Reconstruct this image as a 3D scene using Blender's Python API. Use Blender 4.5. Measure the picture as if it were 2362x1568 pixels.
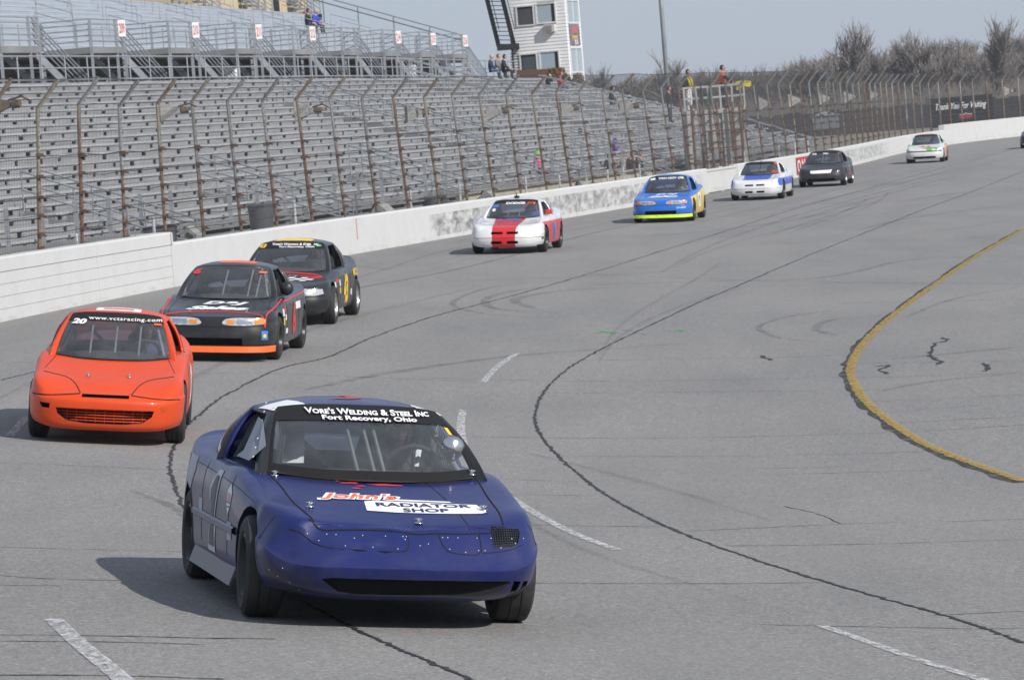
import bpy, bmesh, math, random
from mathutils import Vector, Matrix, noise as mnoise
from mathutils.bvhtree import BVHTree
R_ = math.radians
rnd = random.Random(7)
scene = bpy.context.scene
for o in list(bpy.data.objects): bpy.data.objects.remove(o)
COL = scene.collection

# ---------------------------------------------------------------- camera, sky, sun, exposure
CAM_H = 2.731
FOC = 9000.0 / 2361.0                      # focal length in image widths
_up = Vector((-0.07965747, -0.995443, -0.05242069))     # world up seen in the camera's frame (x right, y down, z forward)
_Y = (Vector((0, 0, 1)) - _up * _up.z).normalized()
_X = _Y.cross(_up)
cam_d = bpy.data.cameras.new('camera'); cam = bpy.data.objects.new('camera', cam_d); COL.objects.link(cam)
cam_d.sensor_width = 36.0; cam_d.lens = 36.0 * FOC; cam_d.clip_end = 6000.0; cam_d.clip_start = 0.3
def to_world(v): return Vector((_X.dot(v), _Y.dot(v), _up.dot(v)))
_cx, _cy, _cz = to_world(Vector((1, 0, 0))), to_world(Vector((0, -1, 0))), to_world(Vector((0, 0, -1)))
cam.matrix_world = Matrix(((_cx.x, _cy.x, _cz.x, 0), (_cx.y, _cy.y, _cz.y, 0), (_cx.z, _cy.z, _cz.z, CAM_H), (0, 0, 0, 1)))
scene.camera = cam
cam_d.dof.use_dof = True; cam_d.dof.focus_distance = 23.0; cam_d.dof.aperture_fstop = 18.0

SUN_EL, SUN_AZ = R_(37), math.atan2(0.75, -0.66)          # azimuth clockwise from +Y
to_sun = Vector((math.cos(SUN_EL) * math.sin(SUN_AZ), math.cos(SUN_EL) * math.cos(SUN_AZ), math.sin(SUN_EL)))
world = bpy.data.worlds.new('World'); scene.world = world; world.use_nodes = True
wn = world.node_tree.nodes; wl = world.node_tree.links; wn.clear()
sky = wn.new('ShaderNodeTexSky'); sky.sky_type = 'NISHITA'; sky.sun_disc = False
sky.sun_elevation = SUN_EL; sky.sun_rotation = SUN_AZ; sky.altitude = 200; sky.air_density = 1.0; sky.dust_density = 0.6; sky.ozone_density = 2.0
veil = wn.new('ShaderNodeMix'); veil.data_type = 'RGBA'; veil.inputs[0].default_value = 0.80; veil.inputs[7].default_value = (4.4, 5.05, 6.4, 1.0)   # thin even high cloud over the clear sky
bg = wn.new('ShaderNodeBackground'); bg.inputs['Strength'].default_value = 0.10
wo = wn.new('ShaderNodeOutputWorld'); wl.new(sky.outputs[0], veil.inputs[6]); wl.new(veil.outputs[2], bg.inputs[0]); wl.new(bg.outputs[0], wo.inputs[0])
sun_d = bpy.data.lights.new('sun', 'SUN'); sun_d.energy = 4.8; sun_d.angle = R_(0.6); sun_d.color = (1.0, 0.955, 0.89)
sun = bpy.data.objects.new('sun', sun_d); COL.objects.link(sun); sun.rotation_euler = to_sun.to_track_quat('Z', 'Y').to_euler()
sun.location = (30, -30, 40)
vs = scene.view_settings; vs.view_transform = 'Standard'; vs.look = 'None'; vs.exposure = 0.0; vs.gamma = 1.0; vs.use_curve_mapping = False
scene.render.engine = 'CYCLES'
scene.cycles.max_bounces = 6; scene.cycles.transparent_max_bounces = 16; scene.cycles.use_denoising = True

# ---------------------------------------------------------------- picking points of the place from the survey of the photograph
IW, IH, IF = 2361.0, 1568.0, 9000.0
def ray(px, py): return to_world(Vector(((px - IW / 2) / IF, (py - IH / 2) / IF, 1.0)))
def at(px, py, d): return Vector((0, 0, CAM_H)) + ray(px, py) * d
def at_z(px, py, z):
    r = ray(px, py); return Vector((0, 0, CAM_H)) + r * ((z - CAM_H) / r.z)
def proj(p):
    v = Vector(p) - Vector((0, 0, CAM_H)); c = _X * v.x + _Y * v.y + _up * v.z
    return IW / 2 + IF * c.x / c.z, IH / 2 + IF * c.y / c.z, c.z

# ---------------------------------------------------------------- mesh helpers
def lerp(a, b, t): return a + (b - a) * t
def smooth(a, b, x):
    t = max(0.0, min(1.0, (x - a) / (b - a))); return t * t * (3 - 2 * t)
def interp(tab, x):
    if x <= tab[0][0]: return tab[0][1]
    for (x0, y0), (x1, y1) in zip(tab, tab[1:]):
        if x <= x1: return lerp(y0, y1, (x - x0) / (x1 - x0))
    return tab[-1][1]
def catmull(P, n):
    """n points evenly spread in parameter over the polyline P (list of Vectors)"""
    out = []; m = len(P) - 1
    for i in range(n):
        t = i / (n - 1) * m; k = min(int(t), m - 1); u = t - k
        p1, p2 = P[k], P[k + 1]
        p0 = P[k - 1] if k > 0 else p1 * 2 - p2
        p3 = P[k + 2] if k + 2 <= m else p2 * 2 - p1
        out.append(0.5 * ((2 * p1) + (p2 - p0) * u + (2 * p0 - 5 * p1 + 4 * p2 - p3) * u * u + (3 * p1 - p0 - 3 * p2 + p3) * u ** 3))
    return out
def frame_of(d):
    d = d.normalized(); a = Vector((0, 0, 1)) if abs(d.z) < 0.9 else Vector((1, 0, 0))
    u = d.cross(a).normalized(); return u, d.cross(u).normalized()
class MB:
    def __init__(s): s.v = []; s.f = []; s.m = []
    def add(s, verts, faces, mat=0):
        b = len(s.v); s.v += [tuple(p) for p in verts]; s.f += [tuple(i + b for i in f) for f in faces]; s.m += [mat] * len(faces); return s
    def hexa(s, P, mat=0):
        return s.add(P, [(0, 3, 2, 1), (4, 5, 6, 7), (0, 1, 5, 4), (1, 2, 6, 5), (2, 3, 7, 6), (3, 0, 4, 7)], mat)
    def box(s, c, sz, mat=0, M=None):
        c = Vector(c); hx, hy, hz = sz[0] / 2, sz[1] / 2, sz[2] / 2
        P = [Vector((x, y, z)) for z in (-hz, hz) for x, y in ((-hx, -hy), (hx, -hy), (hx, hy), (-hx, hy))]
        if M is not None: P = [M @ p for p in P]
        return s.hexa([c + p for p in P], mat)
    def beam(s, a, b, w, h, up=Vector((0, 0, 1)), mat=0):
        a = Vector(a); b = Vector(b); d = (b - a).normalized(); u = d.cross(up)
        u = u.normalized() if u.length > 1e-4 else Vector((1, 0, 0)); n = u.cross(d)
        q = [(-w / 2, -h / 2), (w / 2, -h / 2), (w / 2, h / 2), (-w / 2, h / 2)]
        return s.hexa([a + u * x + n * y for x, y in q] + [b + u * x + n * y for x, y in q], mat)
    def tube(s, pts, r, n=6, mat=0, cap=True):
        pts = [Vector(p) for p in pts]; rs = r if isinstance(r, (list, tuple)) else [r] * len(pts)
        b = len(s.v); u = None
        for i, p in enumerate(pts):
            d = (pts[min(i + 1, len(pts) - 1)] - pts[max(i - 1, 0)])
            if d.length < 1e-7: d = Vector((0, 0, 1))
            if u is None: u, w = frame_of(d)
            else:
                d.normalize(); u = (u - d * u.dot(d)); u = u.normalized() if u.length > 1e-6 else frame_of(d)[0]; w = d.cross(u)
            for k in range(n):
                a = 2 * math.pi * k / n; s.v.append(tuple(p + (u * math.cos(a) + w * math.sin(a)) * rs[i]))
        for i in range(len(pts) - 1):
            for k in range(n):
                k2 = (k + 1) % n; s.f.append((b + i * n + k, b + i * n + k2, b + (i + 1) * n + k2, b + (i + 1) * n + k)); s.m.append(mat)
        if cap and n > 2:
            s.f.append(tuple(b + k for k in reversed(range(n)))); s.m.append(mat)
            e = b + (len(pts) - 1) * n; s.f.append(tuple(e + k for k in range(n))); s.m.append(mat)
        return s
    def lathe(s, prof, n=32, M=None, mat=0, mats=None):
        """prof: list of (radius, axial); axis = local z"""
        b = len(s.v)
        for r, z in prof:
            for k in range(n):
                a = 2 * math.pi * k / n; p = Vector((r * math.cos(a), r * math.sin(a), z)); s.v.append(tuple(M @ p if M is not None else p))
        for i in range(len(prof) - 1):
            for k in range(n):
                k2 = (k + 1) % n; s.f.append((b + i * n + k, b + i * n + k2, b + (i + 1) * n + k2, b + (i + 1) * n + k)); s.m.append(mats[i] if mats else mat)
        return s
    def grid(s, rows, mat=0, closed=False):
        b = len(s.v); n = len(rows[0])
        for r in rows: s.v += [tuple(p) for p in r]
        for i in range(len(rows) - 1):
            for k in range(n - 1 + (1 if closed else 0)):
                k2 = (k + 1) % n; s.f.append((b + i * n + k, b + i * n + k2, b + (i + 1) * n + k2, b + (i + 1) * n + k)); s.m.append(mat)
        return s
    def prism(s, poly, h, mat=0, M=None):
        n = len(poly); P = [Vector((x, y, 0)) for x, y in poly] + [Vector((x, y, h)) for x, y in poly]
        if M is not None: P = [M @ p for p in P]
        return s.add(P, [tuple(reversed(range(n))), tuple(range(n, 2 * n))] + [(i, (i + 1) % n, n + (i + 1) % n, n + i) for i in range(n)], mat)
    def build(s, name, mats, parent=None, smooth_=False, auto=None):
        me = bpy.data.meshes.new(name); me.from_pydata(s.v, [], s.f)
        for m in (mats if isinstance(mats, (list, tuple)) else [mats]): me.materials.append(m)
        if len(me.materials) > 1: me.polygons.foreach_set('material_index', s.m)
        if smooth_ or auto: me.polygons.foreach_set('use_smooth', [True] * len(me.polygons))
        me.validate(); me.update()
        o = bpy.data.objects.new(name, me); COL.objects.link(o)
        if auto: me.set_sharp_from_angle(angle=R_(auto))
        if parent is not None: o.parent = parent
        return o
def thing(name, label, cat, loc=(0, 0, 0), rz=0.0, group=None):
    o = bpy.data.objects.new(name, None); COL.objects.link(o); o.empty_display_size = 0.2
    o.location = loc; o.rotation_euler = (0, 0, rz); return tag(o, label, cat, group)
def tag(o, label, cat, group=None, kind=None):
    o['label'] = label; o['category'] = cat
    if group: o['group'] = group
    if kind: o['kind'] = kind
    return o
def structure(o, label=None): o['kind'] = 'structure'; return o
def copy_tree(o, parent=None):
    c = o.copy(); COL.objects.link(c); c.parent = parent
    for ch in list(o.children): copy_tree(ch, c)
    return c

# ---------------------------------------------------------------- materials
class NT:
    def __init__(s, name):
        s.mat = bpy.data.materials.new(name); s.mat.use_nodes = True; s.t = s.mat.node_tree; s.n = s.t.nodes; s.l = s.t.links
        s.b = s.n['Principled BSDF']; s._tc = None
    def new(s, typ, **kw):
        n = s.n.new(typ)
        for k, v in kw.items(): setattr(n, k, v)
        return n
    def put(s, sock, v):
        if hasattr(v, 'is_output'): s.l.new(v, sock)
        else: sock.default_value = v
    def tc(s, which='Object'):
        if s._tc is None: s._tc = s.new('ShaderNodeTexCoord')
        return s._tc.outputs[which]
    def xyz(s, vec=None):
        n = s.new('ShaderNodeSeparateXYZ'); s.l.new(vec or s.tc(), n.inputs[0]); return n.outputs
    def math(s, op, a, b=0.0, c=None):
        n = s.new('ShaderNodeMath', operation=op); s.put(n.inputs[0], a); s.put(n.inputs[1], b)
        if c is not None: s.put(n.inputs[2], c)
        return n.outputs[0]
    def noise(s, scale, detail=4.0, rough=0.55, vec=None, stretch=None):
        n = s.new('ShaderNodeTexNoise'); n.inputs['Scale'].default_value = scale; n.inputs['Detail'].default_value = detail; n.inputs['Roughness'].default_value = rough
        v = vec or s.tc()
        if stretch:
            m = s.new('ShaderNodeMapping'); m.inputs['Scale'].default_value = stretch; s.l.new(v, m.inputs[0]); v = m.outputs[0]
        s.l.new(v, n.inputs['Vector']); return n.outputs['Fac']
    def ramp(s, fac, stops):
        n = s.new('ShaderNodeValToRGB'); e = n.color_ramp.elements
        while len(e) > 1: e.remove(e[-1])
        e[0].position, e[0].color = stops[0][0], col4(stops[0][1])
        for p, c in stops[1:]:
            x = e.new(p); x.color = col4(c)
        s.l.new(fac, n.inputs[0]); return n.outputs[0]
    def mix(s, fac, a, b, blend='MIX'):
        n = s.new('ShaderNodeMix', data_type='RGBA', blend_type=blend); s.put(n.inputs[0], fac)
        s.put(n.inputs[6], col4(a) if isinstance(a, (tuple, float)) else a); s.put(n.inputs[7], col4(b) if isinstance(b, (tuple, float)) else b); return n.outputs[2]
    def bump(s, h, strength=0.3, dist=0.01):
        n = s.new('ShaderNodeBump'); n.inputs['Strength'].default_value = strength; n.inputs['Distance'].default_value = dist
        s.l.new(h, n.inputs['Height']); s.l.new(n.outputs[0], s.b.inputs['Normal']); return n
    def alpha(s, a): s.put(s.b.inputs['Alpha'], a)
    def set(s, base=None, rough=None, metal=None, coat=None, coat_rough=None, spec=None):
        B = s.b.inputs
        if base is not None: s.put(B['Base Color'], col4(base) if isinstance(base, (tuple, float)) else base)
        if rough is not None: s.put(B['Roughness'], rough)
        if metal is not None: s.put(B['Metallic'], metal)
        if coat is not None: s.put(B['Coat Weight'], coat)
        if coat_rough is not None: s.put(B['Coat Roughness'], coat_rough)
        if spec is not None: s.put(B['Specular IOR Level'], spec)
        return s.mat
def col4(c):
    if isinstance(c, float): return (c, c, c, 1.0)
    return (c[0], c[1], c[2], 1.0)
def srgb(r, g, b):
    f = lambda u: (u / 255 / 12.92) if u <= 10 else ((u / 255 + 0.055) / 1.055) ** 2.4
    return (f(r), f(g), f(b))
def plain(name, c, rough=0.6, metal=0.0, var=0.15, scale=6.0, coat=0.0):
    """one colour with a little uneven wear"""
    t = NT(name); n = t.noise(scale, 5)
    k = t.ramp(n, [(0.3, tuple(x * (1 - var) for x in c)), (0.7, tuple(min(1, x * (1 + var)) for x in c))])
    r = t.math('MULTIPLY_ADD', n, 0.25, rough - 0.125)
    return t.set(base=k, rough=r, metal=metal, coat=coat)
_mc = {}
def mat(name, *a, **k):
    if name not in _mc: _mc[name] = plain(name, *a, **k)
    return _mc[name]
# ---------------------------------------------------------------- the lie of the land
XR = [(-40, 30), (-20, 14), (-5, 7.5), (7, 3.1), (15, 1.1), (22.3, -0.9), (30, -2.9), (39, -4.15), (46.5, -4.25), (54, -3.9), (62.4, -3.15), (75, -1.3), (91, 0.9), (108, 4.4), (127, 8.6), (141, 11.8), (175, 19.2), (255, 37), (450, 90), (1300, 400)]
BANK = [(0, 7.0), (24, 7.2), (40, 7.6), (54, 5.5), (66, 4.2), (90, 3.4), (112, 2.4), (150, 1.6), (240, 1.2), (390, 0.0)]
XRV = catmull([Vector((x, y, 0)) for y, x in XR], 400)
def xr(y): return interp([(p.y, p.x) for p in XRV], y) if False else _xr(y)
_xrk = [(p.y, p.x) for p in XRV]
def _xr(y):
    lo, hi = 0, len(_xrk) - 1
    if y <= _xrk[0][0]: return _xrk[0][1]
    if y >= _xrk[-1][0]: return _xrk[-1][1]
    while hi - lo > 1:
        m = (lo + hi) // 2
        if _xrk[m][0] <= y: lo = m
        else: hi = m
    (a, b), (c, d) = _xrk[lo], _xrk[hi]
    return b + (d - b) * (y - a) / max(1e-6, c - a)
def zf(x, y):
    yy = max(-40.0, min(450.0, y))
    r = (_xr(yy + 0.5) - _xr(yy - 0.5)); s = (x - _xr(yy)) / math.sqrt(1 + r * r)
    s = -2.6 * math.tanh(-s / 2.6) if s < 0 else 7.0 * math.tanh(s / 7.0)
    return -math.tan(R_(interp(BANK, yy))) * s * smooth(-60, -20, y)
def ground(px, py):
    z = 0.0
    for _ in range(12):
        p = at_z(px, py, z); z = 0.5 * z + 0.5 * zf(p.x, p.y)
    p = at_z(px, py, z); return Vector((p.x, p.y, zf(p.x, p.y)))
# foot of the outer wall, surveyed
WB = [(0, 742), (120, 719), (233.5, 695.4), (400, 662.6), (600, 627), (804, 591), (854, 579.5), (948, 560), (1054, 544.5), (1092, 538.5), (1308, 504.7), (1428, 482.7), (1463, 475.7), (1628, 450.7), (1663, 443.7), (1690, 437), (1830, 410), (1962, 383), (2060, 359), (2150, 341), (2250, 326), (2361, 314)]
_w = [ground(*p) for p in WB]
def polyfit(xs, ys, deg):
    n = deg + 1; m = sum(xs) / len(xs); sc = max(abs(x - m) for x in xs); u = [(x - m) / sc for x in xs]
    A = [[sum(t ** (i + j) for t in u) for j in range(n)] + [sum(y * t ** i for t, y in zip(u, ys))] for i in range(n)]
    for i in range(n):
        p = max(range(i, n), key=lambda r: abs(A[r][i])); A[i], A[p] = A[p], A[i]
        for r in range(n):
            if r != i:
                f = A[r][i] / A[i][i]; A[r] = [a - f * b for a, b in zip(A[r], A[i])]
    c = [A[i][n] / A[i][i] for i in range(n)]
    return lambda x: sum(k * ((x - m) / sc) ** i for i, k in enumerate(c))
_wp = polyfit([p.y for p in _w], [p.x for p in _w], 5)
Y0, Y1 = _w[0].y + 0.5, _w[-1].y - 1
r0 = (_wp(Y0 + 1) - _wp(Y0)); r1 = (_wp(Y1) - _wp(Y1 - 1))
def xwall(y):
    if y < Y0:
        d = Y0 - y; return _wp(Y0) - r0 * d + 0.0038 * d * d
    if y > Y1:
        d = y - Y1; return _wp(Y1) + max(r1, .4) * d + 0.0045 * d * d
    return _wp(y)
_ws = []; _acc = 0.0
for i in range(0, 1751):
    y = -10 + i * 0.2
    p = Vector((xwall(y), y, 0))
    if _ws: _acc += (p - _ws[-1][1]).length
    _ws.append((_acc, p))
def W(y, o=0.0, z=None):
    """point beside the wall: o metres outwards from its track face at station y"""
    a = Vector((xwall(y - .3), y - .3, 0)); b = Vector((xwall(y + .3), y + .3, 0)); t = (b - a).normalized()
    p = Vector((xwall(y), y, 0)) + Vector((-t.y, t.x, 0)) * o
    p.z = zf(xwall(y) - 0.5, y) if z is None else z
    return p
def Wt(y):
    a = Vector((xwall(y - .3), y - .3, 0)); b = Vector((xwall(y + .3), y + .3, 0)); t = (b - a).normalized(); return t, Vector((-t.y, t.x, 0))
def arc_to_y(s):
    lo, hi = 0, len(_ws) - 1
    while hi - lo > 1:
        m = (lo + hi) // 2
        if _ws[m][0] <= s: lo = m
        else: hi = m
    (a, p), (b, q) = _ws[lo], _ws[hi]; return p.y + (q.y - p.y) * (s - a) / max(1e-6, b - a)
def y_to_arc(y): return _ws[max(0, min(len(_ws) - 1, int(round((y + 10) / 0.2))))][0]

# ---------------------------------------------------------------- ground and track
def mat_terrain():
    t = NT('dry_verge'); a = t.noise(0.15, 6); b = t.noise(3.0, 6)
    k = t.mix(t.ramp(a, [(0.42, 0.0), (0.58, 1.0)]), (0.22, 0.19, 0.15), (0.17, 0.165, 0.10))
    k = t.mix(t.ramp(b, [(0.35, 0.0), (0.7, 0.55)]), k, (0.27, 0.25, 0.22)); t.bump(b, 0.5, 0.05)
    return t.set(base=k, rough=0.95)
def mat_asphalt():
    t = NT('worn_asphalt'); g = t.noise(42, 4, 0.85); g2 = t.noise(16, 4, 0.75); m = t.noise(0.55, 6, 0.6, stretch=(1.4, 0.35, 1)); big = t.noise(0.09, 3)
    k = t.ramp(g, [(0.30, (0.05, 0.049, 0.048)), (0.44, (0.19, 0.186, 0.180)), (0.58, (0.28, 0.274, 0.264)), (0.70, (0.62, 0.61, 0.59))])
    k = t.mix(t.ramp(g2, [(0.36, 0.45), (0.56, 0.0)]), k, (0.09, 0.088, 0.086))
    k = t.mix(t.ramp(m, [(0.33, 0.36), (0.62, 0.0)]), k, (0.135, 0.133, 0.132))
    k = t.mix(t.ramp(big, [(0.40, 0.0), (0.66, 0.22)]), k, (0.29, 0.275, 0.25))
    t.bump(g, 0.55, 0.006)
    return t.set(base=k, rough=t.math('MULTIPLY_ADD', m, 0.25, 0.72), spec=0.35)
M_terrain, M_asphalt = mat_terrain(), mat_asphalt()
def ylist():
    L = [-60, -40, -25, -15]; y = -10.0
    while y < 90: L.append(y); y += 1.0
    while y < 190: L.append(y); y += 2.0
    while y < 440: L.append(y); y += 6
    return L + [460, 520, 600, 900, 1400, 2200, 3600]
mb = MB(); xs = [-3000, -1500, -800, -400, -220, -140, -90, -60] + [x * 2.5 - 45 for x in range(37)] + [60, 90, 140, 220, 400, 800, 1500, 3000]
mb.grid([[Vector((x, y, zf(x, y) - 0.035)) for x in xs] for y in ylist()])
structure(mb.build('ground', M_terrain, smooth_=True))
mb = MB(); rows = []
for y in [v for v in ylist() if -15 <= v <= 340]:
    x0 = xwall(y) - 0.05; row = []
    for i in range(61):
        u = i / 60; x = x0 + u * 16 + (max(0, u - 0.5) * 2) ** 2 * 70; row.append(Vector((x, y, zf(x, y))))
    rows.append(row)
mb.grid(rows); track = structure(mb.build('track', M_asphalt, smooth_=True))

def zoomA(x, y): return ((1000 + x / 1.5747) * .9444, (780 + y / 1.5747) * .9444)
def zoomB(x, y): return (x / 2.376 * .9444, (1000 + y / 2.376) * .9444)
def strip(name, px, width, matr, lift, jit=0.0, n=None, wj=0.25, sub=True, seed=1, world=None, taper=False):
    P = world or [ground(*p) for p in px]; rr = random.Random(seed)
    n = n or max(8, int(sum((a - b).length for a, b in zip(P, P[1:])) / 0.12)); n = min(n, 700)
    C = catmull(P, n) if len(P) > 2 else [P[0].lerp(P[1], i / (n - 1)) for i in range(n)]
    mbx = MB(); rows = []
    for i, p in enumerate(C):
        d = C[min(i + 1, n - 1)] - C[max(i - 1, 0)]; d.z = 0; d.normalize(); s = Vector((d.y, -d.x, 0))
        q = p + s * (jit * (mnoise.noise(Vector((i * .35, seed * 7.1, 0))) + .5 * mnoise.noise(Vector((i * 1.3, seed, 3)))))
        w = width * (1 + wj * rr.uniform(-1, 1)) / 2 * ((math.sin(math.pi * min(1, max(0, i / (n - 1)))) ** .4 + .05) if taper else 1)
        rows.append([q + s * w * u for u in (-1, 1)])
    for r_ in rows:
        for v in r_: v.z = zf(v.x, v.y) + lift
    mbx.grid(rows); return mbx.build(name, matr, track)
def mat_mark(name, c, cover, scale=9.0, soft=0.12, rough=0.8, stretch=None, hi=1.0):
    t = NT(name); n = t.noise(scale, 6, 0.7, stretch=stretch); g = t.noise(120, 2, 0.6)
    t.alpha(t.ramp(t.math('ADD', t.math('MULTIPLY', n, 0.7), t.math('MULTIPLY', g, 0.3)), [(max(0, cover - soft), 0.0), (cover + soft, hi)]))
    return t.set(base=t.mix(g, tuple(x * .8 for x in c), c), rough=rough)
M_tar = plain('tar_sealer', (0.022, 0.022, 0.023), 0.75, var=0.3)
M_tarworn = mat_mark('worn_tar_edge', (0.03, 0.03, 0.03), 0.46, 4)
M_crack = mat_mark('hairline_crack', (0.03, 0.03, 0.03), 0.40, 5)
M_skid = mat_mark('rubber_skid', (0.06, 0.06, 0.062), 0.52, 3, 0.16, hi=0.36)
M_white = mat_mark('worn_white_paint', (0.62, 0.62, 0.62), 0.49, 22, 0.10, hi=0.88, stretch=(1, .35, 1))
M_yellow = mat_mark('worn_yellow_paint', (0.46, 0.31, 0.065), 0.455, 18, 0.12, hi=0.90)
M_green = mat_mark('green_spray_paint', (0.05, 0.45, 0.12), 0.46, 8)
seamA = [(2361, 395), (2230, 447), (2100, 495), (1900, 575), (1700, 660), (1500, 750), (1350, 825), (1270, 885), (1236, 945), (1245, 1000), (1330, 1090), (1430, 1160), (1600, 1240), (1900, 1340), (2200, 1425), (2361, 1482)]
seamB = [(2361, 338), (2180, 386), (1995, 437), (1840, 480), (1690, 528), (1545, 573), (1330, 640), (1160, 688), (1000, 730), (860, 778), (760, 822), (640, 852), (520, 912), (460, 957), (425, 990), (398, 1040), (392, 1080), (405, 1125), (440, 1200), (560, 1310), (760, 1420), (860, 1470), (970, 1517), (1090, 1568)]
seamC = [(1900, 420), (1750, 460), (1600, 490), (1440, 522), (1320, 550), (1190, 588), (1050, 622), (920, 648), (830, 664), (600, 720), (380, 782), (160, 838), (0, 877)]
for i, (s_, w_) in enumerate(((seamA, .034), (seamB, .032), (seamC, .022))):
    strip('lane_seam', s_, w_, M_tar, .004, .03, seed=i + 1, wj=.5)
yl = [(2361, 528), (2250, 592), (2150, 660), (2050, 735), (1985, 800), (1962, 850), (1972, 890), (2006, 935), (2085, 995), (2205, 1055), (2361, 1110)]
strip('yellow_line_border', [(x - 9, y + 3) for x, y in yl], .15, M_tarworn, .004, .05, seed=9, wj=.3, n=90)
strip('yellow_line', yl, .115, M_yellow, .008, .02, seed=8, wj=.2)
for i, (d_, w_) in enumerate((([(1114, 882), (1145, 848), (1192, 816)], .095), ([(1067, 946), (1062, 985), (1070, 1032)], .09), ([(1158, 1135), (1245, 1190), (1335, 1235), (1425, 1268)], .085), ([(1895, 1443), (2000, 1480), (2120, 1522), (2280, 1572)], .08), ([(122, 1428), (190, 1490), (290, 1572)], .105), ([(22, 1006), (62, 962)], .09))):
    strip('lane_dash', d_, w_, M_white, .006, .004, seed=20 + i, wj=.05)
cracks = [[zoomA(640, 157), zoomA(1675, 138)], [zoomA(0, 222), zoomA(480, 235)], [zoomA(520, 237), zoomA(1670, 222)], [zoomA(560, 283), zoomA(1200, 278), zoomA(1850, 270)], [zoomA(1780, 316), zoomA(2362, 290)], [zoomA(1830, 355), zoomA(2200, 330)], [zoomA(1880, 398), zoomA(2362, 372)],
 [zoomA(210, 450), zoomA(490, 455), zoomA(1850, 435), zoomA(2362, 405)], [zoomA(580, 525), zoomA(1980, 508)], [zoomA(320, 612), zoomA(650, 624)], [zoomA(380, 672), zoomA(740, 678)], [zoomA(430, 788), zoomA(1000, 797)], [zoomA(1080, 812), zoomA(1700, 785), zoomA(2362, 768)], [zoomA(1220, 870), zoomA(2362, 845)],
 [zoomA(475, 1012), zoomA(1600, 1010)], [zoomA(1340, 1172), zoomA(2362, 1188)], [zoomA(2020, 1135), zoomA(2362, 1120)], [zoomA(1400, 595), zoomA(2000, 580)], [zoomA(1265, 573), zoomA(1690, 567)], [zoomA(1440, 718), zoomA(1560, 745), zoomA(1660, 785)], [zoomA(1690, 170), zoomA(2362, 158)], [zoomA(1700, 225), zoomA(2362, 205)],
 [zoomB(0, 308), zoomB(540, 330), zoomB(1095, 355)], [zoomB(0, 797), zoomB(500, 812), zoomB(1050, 825)], [zoomB(0, 962), zoomB(300, 982), zoomB(700, 992)], [zoomB(0, 1018), zoomB(350, 1022)], [zoomB(0, 1308), zoomB(600, 1312), zoomB(1188, 1325), zoomB(1600, 1330)], [zoomB(0, 1342), zoomB(1188, 1362)], [zoomB(0, 1540), zoomB(600, 1542), zoomB(1300, 1562)],
 [(0, 834), (72, 836)], [(430, 862), (640, 862), (1100, 880)], [(620, 600), (900, 622)], [(1430, 760), (1490, 772)], [(1240, 905), (1270, 905)], [(2361, 690), (1940, 700)], [(1360, 632), (2361, 655)], [(1600, 560), (2361, 545)], [(840, 470), (930, 470)], [(560, 640), (660, 620)]]
for i, c_ in enumerate(cracks): strip('pavement_crack', c_, .016 if i not in (26, 28) else .024, M_crack, .003, .03, seed=40 + i, wj=.6)
arcs = [[(1300, 650), (1150, 660), (1055, 690), (1060, 712), (1180, 730), (1400, 735)], [(1290, 660), (1180, 672), (1120, 692), (1150, 714), (1300, 722)], [(1560, 660), (1330, 668), (1190, 690), (1240, 716)], [(2000, 715), (1850, 725), (1752, 752), (1790, 778), (1900, 790)], [(2050, 728), (1920, 738), (1880, 760), (1930, 775)],
        [(2361, 590), (2100, 600), (1900, 640), (1600, 650), (1300, 660)], [(2361, 618), (2000, 650), (1700, 662), (1500, 668)], [(2361, 440), (2200, 448), (2060, 470)], [(2361, 470), (2120, 500), (1980, 530)], [(2361, 660), (2200, 690), (2080, 735)], [(1900, 480), (2100, 460), (2361, 425)], [(700, 900), (900, 860), (1200, 820), (1600, 790)], [(1900, 560), (2100, 540), (2361, 505)],
        [(1000, 650), (1300, 640), (1700, 615)], [(1500, 545), (1750, 520), (2000, 475)], [(300, 1130), (420, 1180), (600, 1300)], [(2361, 860), (2150, 880), (2020, 905)], [(2361, 800), (2200, 815), (2050, 830)]]
for i, a_ in enumerate(arcs): strip('skid_mark', a_, .10 + .05 * (i % 3), M_skid, .005, .03, seed=90 + i, wj=.2, taper=True)
rk = random.Random(77)
M_skid2 = mat_mark('faint_rubber_streak', (0.06, 0.06, 0.062), 0.50, 2.5, 0.18, hi=0.20)
for i in range(34):                                         # faint rubber laid down along the racing lines
    y0 = rk.choice((rk.uniform(24, 60), rk.uniform(50, 120), rk.uniform(80, 170))); ln = rk.uniform(.25, .6) * y0; o0 = rk.uniform(-2.5, 5.5); dr = rk.uniform(-1.6, 1.2)
    pw = [Vector((_xr(y0 + ln * t) + o0 + dr * t * t, y0 + ln * t, 0)) for t in (0, .25, .5, .75, 1)]; strip('skid_mark', None, rk.uniform(.06, .16), M_skid2, .0055 + .0003 * i, .01, seed=200 + i, wj=.15, world=pw, n=60, taper=True)
blot = [[zoomA(2050, 70), zoomA(2065, 82), zoomA(2015, 98), zoomA(2005, 130), zoomA(2010, 150), zoomA(2045, 165), zoomA(2020, 175)], [zoomA(1790, 182), zoomA(1850, 176), zoomA(1805, 196), zoomA(1840, 210)], [zoomA(2210, 168), zoomA(2222, 185), zoomA(2205, 200)], [zoomA(1345, 140), zoomA(1390, 157)]]
for i, b_ in enumerate(blot): strip('tar_patch', b_, .05, M_tar, .005, .08, seed=130 + i, wj=.8)
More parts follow.
